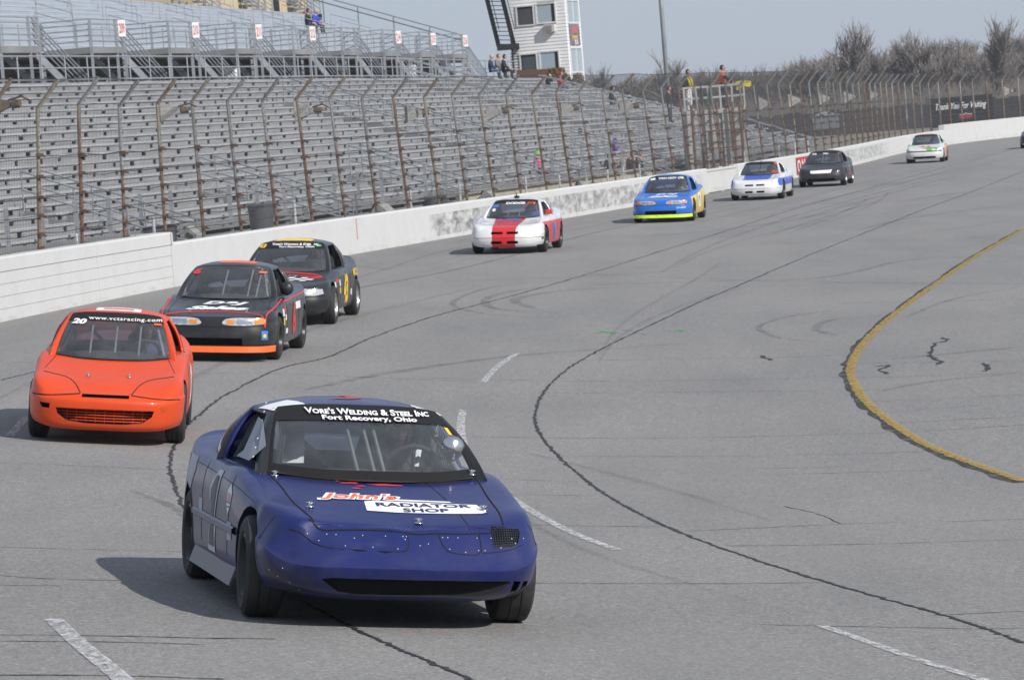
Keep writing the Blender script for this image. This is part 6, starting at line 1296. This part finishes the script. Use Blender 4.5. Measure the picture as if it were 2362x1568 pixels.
M_ = face_M(c0 + nrm * .08 + Vector((0, 0, .35)), nrm); text_at('Thank You For Visiting', M_, .62, M_dwhite, 'lettering', bl, w=3.7, shear=.4, bold=.01); M_ = face_M(c0 + nrm * .08 + d_ * .3 + Vector((0, 0, -.42)), nrm); text_at('SPEEDWAY', M_, .26, M_signred, 'lettering', bl, w=1.0, bold=.03); text_at('~^~', face_M(c0 + nrm * .08 + d_ * .3 + Vector((0, 0, -.2)), nrm), .14, M_dwhite, 'lettering', bl, w=.9)
# red banner on the wall
yb0, yb1 = ground(1826, 411).y, ground(1905, 395).y; rb = thing('wall_banner', 'red banner with white capital letters fixed to the low wall', 'banner'); mb = MB(); n = 8; rows = []
for i in range(n + 1): y = lerp(yb0, yb1 + 3, i / n); rows.append([W(y, -.02) + Vector((0, 0, h)) for h in (.10, .80)])
mb.grid(rows); mb.build('cloth', mat('red_banner_cloth', (.42, .03, .035), .7), rb); yt = yb0 + .6
for ch in 'ON RACEWAY':
    if ch != ' ': N = Wt(yt)[1]; text_at(ch, face_M(W(yt, -.035) + Vector((0, 0, .45)), -N), .50, M_dwhite, 'letter', rb, w=.95, bold=.02)
    yt += 1.35

def bare_tree(seed, h=10.0, spread=.5, twig=1.0, dense=5):
    r_ = random.Random(seed); tr, cr = MB(), MB(); cnt = [0]
    def grow(p, d, L, r, lv):
        n = 3; pts = [p]; q = p; dd = d
        for i in range(n): dd = (dd + Vector((r_.gauss(0, .10), r_.gauss(0, .10), r_.gauss(.03, .05)))).normalized(); q = q + dd * (L / n); pts.append(q)
        (tr if lv < 2 else cr).tube(pts, [r * (1 - .45 * i / n) for i in range(n + 1)], 6 if lv < 2 else 3, cap=False)
        if lv >= 5: return
        k = (6 if lv == 0 else 4 if lv < 3 else dense)
        for i in range(k):
            t = lerp(.45 if lv else .35, 1.0, (i + r_.random() * .8) / k); b = pts[min(n, max(0, int(t * n)))]; az = r_.uniform(0, 6.28); tilt = r_.uniform(.22, .62) * (spread + .5)
            u, w = frame_of(dd); nd = (dd * math.cos(tilt) + (u * math.cos(az) + w * math.sin(az)) * math.sin(tilt) + Vector((0, 0, .18))).normalized()
            grow(b, nd, L * r_.uniform(.58, .84), max(.0115 * twig, r * .5), lv + 1)
    grow(Vector((0, 0, 0)), Vector((0, 0, 1)), h * .26, .16, 0); k_ = h / max(v[2] for v in cr.v)
    for m_ in (tr, cr): m_.v = [(x * k_, y * k_, z * k_) for x, y, z in m_.v]
    return tr, cr
M_bark = plain('grey_bark', (0.13, 0.115, 0.11), .95, var=.2); M_twig = plain('twig_brown', (0.205, 0.185, 0.172), .95, var=.25, scale=.5)
PROTO = []
for i in range(5):
    tr, cr = bare_tree(30 + i, spread=(.5, .62, .42, .7, .55)[i], twig=1.5, dense=4 if i < 2 else 5); PROTO.append((tr.build('trunk', M_bark), cr.build('crown', M_twig)))
used = set()
def place_tree(px, d, h, proto, label, group):
    b = at(px, 300, d); t = thing('bare_tree', label, 'tree', (b.x, b.y, -.3), rnd.uniform(0, 6.28), group); s = h / 10.0; t.scale = (s * rnd.uniform(.9, 1.15), s * rnd.uniform(.9, 1.15), s)
    for o in PROTO[proto]:
        if (o.name not in used): used.add(o.name); c_ = o
        else: c_ = o.copy(); COL.objects.link(c_)
        c_.parent = t
TG = 'bare trees along the skyline'
for px, d, h, lab in ((1962, 430, 13.0, 'tallest bare tree standing clear above the skyline on the right'), (1585, 440, 11.4, 'broad bare tree behind the flag stand, left of its two officials'), (1412, 450, 10.6, 'wispy bare tree just right of the control tower'), (2140, 440, 11.6, 'full bare tree above the left end of the black billboard'), (2300, 430, 12.2, 'big bare tree above the right end of the black billboard')): place_tree(px, d, h, rnd.randrange(2), lab, TG)
rt = random.Random(5)
for i in range(150):
    px = 1335 + i * 7.6 + rt.uniform(-8, 8); place_tree(px, rt.uniform(455, 560), rt.uniform(6.8, 9.8) * (1.14 if px > 1900 else 1), rt.randrange(5), 'bare grey brown tree among the crowded skyline trees beyond the track', TG)
mb = MB(); rt = random.Random(9)
for i in range(8500):
    px = rt.uniform(1330, 2480); d = rt.uniform(425, 470); b = at(px, 300, d); b.z = 0; h = rt.uniform(1.4, 4.8); mb.tube([b, b + Vector((rt.gauss(0, .5), 0, h * .6)), b + Vector((rt.gauss(0, .9), 0, h))], [.05, .035, .015], 3, cap=False)
tag(mb.build('brushwood', mat('brush_brown', (.17, .152, .14), .95, var=.3, scale=.4)), 'dense brown brushwood at the foot of the skyline trees', 'brushwood', kind='stuff')
# ---------------------------------------------------------------- horn loudspeakers on the fence
M_horn = plain('grey_fibreglass_horn', (0.30, 0.29, 0.275), .7, var=.1); M_hornb = plain('brown_horn_driver', (0.12, 0.085, 0.06), .8, var=.3)
def fence_near(px, py, h=3.4):
    best = None
    for i in range(400):
        y = 60 + i * .5; q, N = post_top(y, h); p = proj(q); d = abs(p[0] - px)
        if best is None or d < best[0]: best = (d, y)
    return best[1]
horns = [(8, 243, 'dark horn loudspeaker on the fence at the left edge'), (400, 256, 'grey horn loudspeaker high on the fence above the tall wall end'), (712, 256, 'grey horn loudspeaker on the fence above the dark trash can'), (962, 262, 'grey horn loudspeaker on the fence, third from the left edge'), (1148, 259, 'horn loudspeaker on the fence above the white and red car'), (1312, 251, 'horn loudspeaker on the fence below the couple in red and black'), (1452, 247, 'horn loudspeaker on the fence left of the flag stand'), (1766, 239, 'first horn loudspeaker right of the flag stand'), (1840, 232, 'second horn loudspeaker right of the flag stand'), (1904, 228, 'third horn loudspeaker right of the flag stand'), (1965, 224, 'fourth horn loudspeaker right of the flag stand'), (2016, 219, 'fifth horn loudspeaker right of the flag stand'), (2330, 210, 'horn loudspeaker on the fence above the black billboard')]
for i, (px, py, lab) in enumerate(horns):
    yf = fence_near(px + 22, py); d = proj(post_top(yf, 3.3)[0])[2]; c = at(px, py, d); t_ = thing('horn_loudspeaker', lab, 'loudspeaker', c, R_(180 + (8 if i % 2 else -10)), 'horn loudspeakers along the fence'); k = 1.0 if i < 7 else 1.25
    rows = []
    for x, w, h in ((-.14, .05, .05), (0, .09, .09), (.12, .16, .14), (.22, .24, .19), (.30, .30, .23)): rows.append([Vector((x * k, sy * w * k, sz * h * k)) for sy, sz in ((-1, -1), (1, -1), (1, 1), (-1, 1))])
    mb = MB(); mb.grid(rows, closed=True); o = mb.build('horn', (M_hornb if i == 0 else M_horn), t_); o.modifiers.new('s', 'SOLIDIFY').thickness = .012
    mb = MB(); mb.lathe([(.0001, -.16), (.07, -.16), (.08, 0), (.04, .02)], 12, Matrix.Translation((-.16 * k, 0, 0)) @ Matrix.Rotation(math.pi / 2, 4, 'Y')); mb.build('driver', M_hornb, t_); mb = MB(); mb.tube([(-.1, 0, .08), (-.35 * k, 0, .13), (-.5 * k, 0, .05)], .02, 5); mb.build('bracket', M_clamp, t_)
# ---------------------------------------------------------------- things on the walkway
M_can = plain('grey_plastic_can', (0.085, 0.09, 0.10), .6, var=.12); M_barrel = plain('white_plastic_barrel', (0.62, 0.63, 0.63), .5, var=.05)
def can(px, py_top, d, r, h, lab, m=M_can, lid=True):
    p = at(px, py_top, d); t_ = thing('trash_can', lab, 'trash can', (p.x, p.y, p.z - h), group='trash cans and barrels'); mb = MB(); mb.lathe([(.0001, 0), (r * .82, 0), (r * .9, h * .4), (r, h * .9), (r * 1.06, h * .92), (r * 1.06, h * .97), (r * .98, h), (r * .9, h * .96), (r * .85, h * .3)], 24); mb.build('body', m, t_, auto=40)
    for sd in (1, -1): mb = MB(); mb.tube([(sd * r, -.08, h * .8), (sd * (r + .05), -.05, h * .78), (sd * (r + .05), .05, h * .78), (sd * r, .08, h * .8)], .014, 5); mb.build('handle', m, t_)
    if lid: mb = MB(); mb.lathe([(r * 1.08, h * .98), (r * 1.08, h + .02), (r * .9, h + .05), (.0001, h + .07)], 24); mb.build('rim_lid', M_black, t_, auto=40)
can(600, 470, 101, .34, .92, 'big dark grey trash can behind the low wall left of centre', lid=False); can(352, 528, 88, .22, .6, 'small dark bin at the foot of the stairs by the tall wall end'); can(386, 524, 93, .22, .6, 'second small dark bin beside the stairs by the tall wall end'); can(1003, 452, 121, .34, .9, 'grey trash can behind the low wall before the scuffed patch', lid=False); can(1488, 408, 158, .33, .9, 'grey trash can behind the wall near the standing spectators', lid=False); can(1597, 400, 160, .3, .9, 'dark can under the left end of the flag stand', lid=False)
def barrel(px, py_top, d, lab):
    p = at(px, py_top, d); t_ = thing('barrel', lab, 'barrel', (p.x, p.y, p.z - .62), group='white barrels on the concourse'); mb = MB(); mb.lathe([(.0001, 0), (.24, 0), (.26, .03), (.26, .2), (.27, .22), (.26, .24), (.26, .42), (.27, .44), (.26, .46), (.26, .6), (.23, .63), (.0001, .63)], 20); mb.build('drum', M_barrel, t_, auto=40); mb = MB(); mb.lathe([(.05, .63), (.05, .65), (.0001, .65)], 10, Matrix.Translation((.1, 0, 0))); mb.build('bung', M_barrel, t_)
barrel(522, 158, 158, 'white barrel on the concourse, left one of the left pair'); barrel(538, 158, 158, 'white barrel on the concourse, right one of the left pair'); barrel(948, 152, 188, 'single white barrel on the concourse near the right end')
ORD = ('first', 'second', 'third', 'fourth', 'fifth', 'sixth', 'seventh', 'eighth', 'ninth', 'tenth', 'eleventh', 'twelfth', 'thirteenth', 'fourteenth', 'fifteenth', 'sixteenth', 'seventeenth', 'eighteenth')
for i, (px, y0, y1) in enumerate(((176, 544, 580), (353, 505, 550), (678, 468, 530), (820, 452, 513), (945, 438, 500), (1059, 425, 484), (1211, 410, 460), (1289, 405, 455), (1351, 400, 445), (1400, 394, 440), (1436, 388, 436), (1474, 382, 430), (1508, 378, 425), (1716, 352, 385), (1757, 345, 380), (1795, 338, 372), (1832, 330, 365), (1862, 325, 360))):
    yf = fence_near(px, y1, 1.0); d = proj(post_top(yf, 1.0)[0])[2] + 2.5; p = at(px, y0, d); mb = MB(); mb.tube([(0, 0, -1.1), (0, 0, 0)], .032, 8); mb.lathe([(.032, 0), (.036, .01), (.03, .035), (.0001, .045)], 8); o = mb.build('white_post', M_sign, None); o.location = p; tag(o, 'slim white post behind the low wall, ' + ORD[i] + ' from the left', 'post', 'white posts along the walkway')
for i, (a_, b_) in enumerate((((1211, 415), (1289, 412)), ((1289, 412), (1351, 405)), ((1351, 405), (1400, 398)), ((1400, 398), (1436, 392)), ((1436, 392), (1474, 386)))):
    d = 140; p, q = at(*a_, d), at(*b_, d); mb = MB(); mb.tube([p.lerp(q, i / 10) - Vector((0, 0, .38 * (1 - (2 * i / 10 - 1) ** 2))) for i in range(11)], .018, 5); o = mb.build('rope', M_sign, None); tag(o, 'white rope sagging between white posts by the standing spectators, ' + ORD[i] + ' from the left', 'rope', 'ropes between the white posts')
M_cab = plain('grey_cabinet', (0.36, 0.35, 0.33), .8, var=.12)
for i, (px, py, k, lab) in enumerate(((890, 487, 1.0, 'grey wedge loudspeaker cabinet on the ground behind the low wall left of the scuffed patch'), (1135, 455, .95, 'grey wedge loudspeaker cabinet behind the roof of the white and red car'), (1348, 432, .85, 'grey wedge loudspeaker cabinet behind the wall left of the standing spectators'), (1495, 408, .7, 'small grey wedge cabinet behind the roof of the blue and yellow car'), (1985, 368, .9, 'grey wedge cabinet behind the wall right of the charcoal hatchback'), (445, 535, .6, 'small grey cabinet behind the low wall near the tall wall end'))):
    yf = fence_near(px, py, 1.0); d = proj(post_top(yf, 1.0)[0])[2] + 2.0; c = at(px, py, d); t_ = thing('speaker_cabinet', lab, 'loudspeaker', c, R_(-20), 'wedge cabinets behind the wall'); Mr = Matrix.Rotation(R_(28), 4, 'Y')
    mb = MB(); P = [(-.30, -.3, -.28), (.35, -.3, -.28), (.35, .3, -.28), (-.30, .3, -.28), (-.22, -.3, .16), (.30, -.3, .02), (.30, .3, .02), (-.22, .3, .16)]; mb.hexa([Mr @ (Vector(p) * k) for p in P]); mb.build('case', M_cab, t_)
    for zz in (-.16, .03): mb = MB(); mb.hexa([Mr @ (Vector(p) * k) for p in ((-.34, -.22, zz - .07), (-.26, -.22, zz - .07), (-.26, .22, zz - .07), (-.34, .22, zz - .07), (-.31, -.22, zz + .07), (-.24, -.22, zz + .07), (-.24, .22, zz + .07), (-.31, .22, zz + .07))]); mb.build('port', M_black, t_)
    mb = MB(); mb.hexa([Mr @ (Vector(p) * k) for p in ((-.1, -.32, -.2), (.2, -.32, -.2), (.2, -.30, -.2), (-.1, -.30, -.2), (-.1, -.32, -.02), (.2, -.32, -.06), (.2, -.30, -.06), (-.1, -.30, -.02))]); mb.build('side_vent', M_dark, t_)
rw = thing('ramp_wall', 'cream concrete ramp wall behind the fence at the centre', 'wall'); mb = MB(); curve_box(mb, 119, 146, 3.6, 3.9, -.1, 1.0); mb.build('wall_face', M_cream, rw); mb = MB(); curve_box(mb, 118.9, 146.1, 3.5, 4.0, 1.0, 1.08); mb.build('coping', M_conc, rw)
# shrubs beside the tower
def shrub(px, py, d, w, h, m, lab, n=1400, seed=1):
    b = at(px, py, d); t_ = thing('shrub', lab, 'shrub', b); r_ = random.Random(seed); mb = MB()
    for i in range(n):
        a, u = r_.uniform(0, 6.28), r_.random() ** .5; z = r_.random(); rr = w * (1 - .55 * z) * u; c = Vector((rr * math.cos(a), rr * math.sin(a), z * h)); e = Vector((r_.gauss(0, 1), r_.gauss(0, 1), r_.gauss(.3, 1))).normalized(); f = e.orthogonal().normalized(); s_ = r_.uniform(.05, .11); mb.add([c - e * s_, c + f * s_ * .5, c + e * s_, c - f * s_ * .5], [(0, 1, 2, 3)])
    mb.build('foliage', m, t_); mb = MB()
    for i in range(9): a = i * .7; mb.tube([(0, 0, -.4), (w * .5 * math.cos(a), w * .5 * math.sin(a), h * .8)], .03, 4)
    mb.build('stems', M_bark, t_)
shrub(1284, 196, 226, 1.0, .95, mat('russet_leaf', (.14, .075, .035), .9, var=.3), 'russet brown shrub at the foot of the control tower', seed=1); shrub(1300, 200, 225, .7, .6, mat('dark_green_leaf', (.03, .055, .02), .9, var=.3), 'dark green shrub beside the person in red', seed=2); shrub(1335, 205, 228, .55, .9, mat('dry_twig_leaf', (.22, .18, .14), .9, var=.3), 'dry pale brown bush right of the control tower', 700, seed=3)
mb = MB(); mb.beam(at(1190, 173, 222), at(1262, 170, 222), .15, .5); o = mb.build('brown_box', mat('brown_timber', (.10, .06, .04), .9)); tag(o, 'low brown timber box on the top row beside the tower', 'box')

# ---------------------------------------------------------------- spectators and officials
def sit(px, py, d, label, mats, rz=-.6, **k): return person(label, 'sit', mats, loc=at(px, py, d), rz=rz, **k)
def stand_(px, py, d, label, mats, rz=0.0, pose='stand', **k): return person(label, pose, mats, loc=at(px, py, d), rz=rz, **k)
sit(708, 63, 196, 'person in black jacket sitting high on the upper deck', (M_blackc, M_djean, M_shoe), -.3, cap=M_blackc); sit(726, 64, 197, 'person in bright blue jacket sitting beside the one in black on the upper deck', (M_bluec, M_djean, M_shoe), -.5, hair='grey')
sit(1130, 168, 200, 'bald person in navy jacket and jeans on the top row near the tower', (M_navyc, M_jean, M_shoe), -.2, hair='grey'); sit(1146, 166, 203, 'person with short hair in pale shirt next to the one in navy', (M_greyc, M_jean, M_shoe), -.4, hair='brown'); sit(1160, 168, 200, 'person in black coat and black cap on the top row', (M_blackc, M_blackc, M_shoe), -.2, cap=M_blackc)
sit(1263, 209, 208, 'person in black jacket raising both hands to the face, beside the red jacket', (M_blackc, M_djean, M_shoe), -.4, over=dict(el=(.22, .22, .46), wr=(.22, .08, .72))); sit(1290, 206, 206, 'person in red jacket and jeans sitting near the tower', (M_redc, M_jean, M_shoe), -.1, hair='brown', glasses=True); sit(1408, 242, 196, 'hooded person in black and olive coat sitting alone at the stand end', (M_blackc, M_jean, M_shoe), -.2, hood=M_blackc)
stand_(1546, 284, 190, 'person in dark coat standing at the end of the bleachers', (M_blackc, M_djean, M_shoe), -.3)
stand_(1358, 388, 166, 'person in dark hooded jacket and jeans striding up the bleachers', (cloth('dark_violet_cloth', (.03, .025, .05)), M_djean, M_shoe), 2.7, 'walk', over=dict(kn_r=(-.12, -.10, .50), an_r=(-.40, -.10, .14), to_r=(-.28, -.1, .04)))
sit(1414, 372, 160, 'person in purple hooded sweatshirt on the bleachers', (M_purp, M_djean, M_shoe), .3, hood=M_purp)
sit(1236, 404, 140, 'child in pink jacket and lime green hat behind the fence', (M_pinkc, M_greyc, M_shoe), .2, cap=M_limec, scale=.95)
stand_(1412, 459, 148, 'person in black coat and black hood standing behind the wall', (M_blackc, M_djean, M_shoe), -.9, hood=M_blackc); stand_(1442, 456, 150, 'person in tan jacket standing behind the wall among three in black', (M_tanc, M_djean, M_shoe), -.2, hair='brown'); stand_(1464, 455, 150, 'woman in black jacket with dark hair beside the tan jacket', (M_blackc, M_greyc, M_shoe), -1.2, hairlen=.3); stand_(1480, 452, 152, 'person in black half hidden behind the dark haired woman', (M_blackc, M_blackc, M_shoe), -.5)
mb = MB(); mb.lathe([(.0001, -.16), (.16, -.14), (.2, 0), (.14, .12), (.0001, .16)], 12); o = mb.build('red_bag', M_redc, None, smooth_=True); o.location = at(1270, 402, 142); o.scale = (1, .7, .8); tag(o, 'red bag lying on the front bleacher row', 'bag')
o1 = person('official in black and yellow jacket and white trousers on the flag stand', 'stand', (mat('black_yellow_jacket', (.02, .02, .02), .8), M_whitec, M_whitec), loc=a + wd * (L_ * .09) + dp * .7, rz=-.6, group='officials on the flag stand', glasses=True, scale=.97)
for pts in (((.0, .12, 1.46), (.12, .13, 1.30), (.15, .12, 1.05)), ((.0, -.12, 1.46), (.13, -.10, 1.30), (.16, -.06, 1.0))): mb = MB(); mb.tube([Vector(p) for p in pts], .045, 6); mb.build('jacket_stripe', M_yelc, o1, smooth_=True)
ft = dict(sh_r=(.04, -.18, 1.42), el_r=(.24, -.24, 1.22), wr_r=(.46, -.20, 1.05), curl=(.3, 0, -.3)); fl_loc = a + wd * (L_ * .66) + dp * .35
o2 = person('flagman in orange shirt over black sleeves holding out a yellow flag', 'stand', (M_orgc, M_djean, M_shoe), loc=fl_loc, rz=-.25, group='officials on the flag stand', over=ft, glasses=True)
for sd in (1, -1):
    s_, e_, w_ = ((Vector((0, .175, 1.42)), Vector((-.03, .235, 1.14)), Vector((.06, .24, .90))) if sd > 0 else (Vector(ft['sh_r']), Vector(ft['el_r']), Vector(ft['wr_r']))); mb = MB(); mb.tube([s_.lerp(e_, .55), e_, e_.lerp(w_, .97)], [.082, .072, .05], 8); mb.build('sleeve', M_blackc, o2, smooth_=True)
hand = Matrix.Translation(fl_loc) @ Matrix.Rotation(-.25, 4, 'Z') @ Vector((.54, -.20, .99)); yf_ = thing('yellow_flag', 'yellow flag held out by the orange shirted flagman', 'flag', hand)
mb = MB(); mb.tube([(-.08, 0, .01), (.35, 0, .04), (.66, 0, .02)], .012, 6); mb.build('stick', M_tanc, yf_); mb = MB()
rows = [[Vector((.06 + .62 * i / 12, .05 * math.sin(i * .9 + j * .6), .05 + .05 * math.sin(i * .3) - (.34 * j / 5) * (1 - .45 * i / 12) - .03 * math.sin(i * .8) * j / 5)) for i in range(13)] for j in range(6)]; mb.grid(rows); mb.build('cloth', M_yelc, yf_, smooth_=True)
# ---------------------------------------------------------------- thin air haze
mb = MB(); mb.box((0, 1800, 10.2), (6400, 4000, 23.6)); hz = mb.build('haze', None); hz['kind'] = 'stuff'; hz['label'] = 'thin pale haze in the air over the whole track'; hz['category'] = 'haze'
hm = bpy.data.materials.new('thin_haze'); hm.use_nodes = True; hn = hm.node_tree.nodes; hn.clear(); ho = hn.new('ShaderNodeOutputMaterial'); hv = hn.new('ShaderNodeVolumePrincipled')
hv.inputs['Color'].default_value = (.86, .90, .97, 1); hv.inputs['Density'].default_value = .0002; hv.inputs['Anisotropy'].default_value = .2; hm.node_tree.links.new(hv.outputs[0], ho.inputs['Volume'])
hz.data.materials.clear(); hz.data.materials.append(hm)
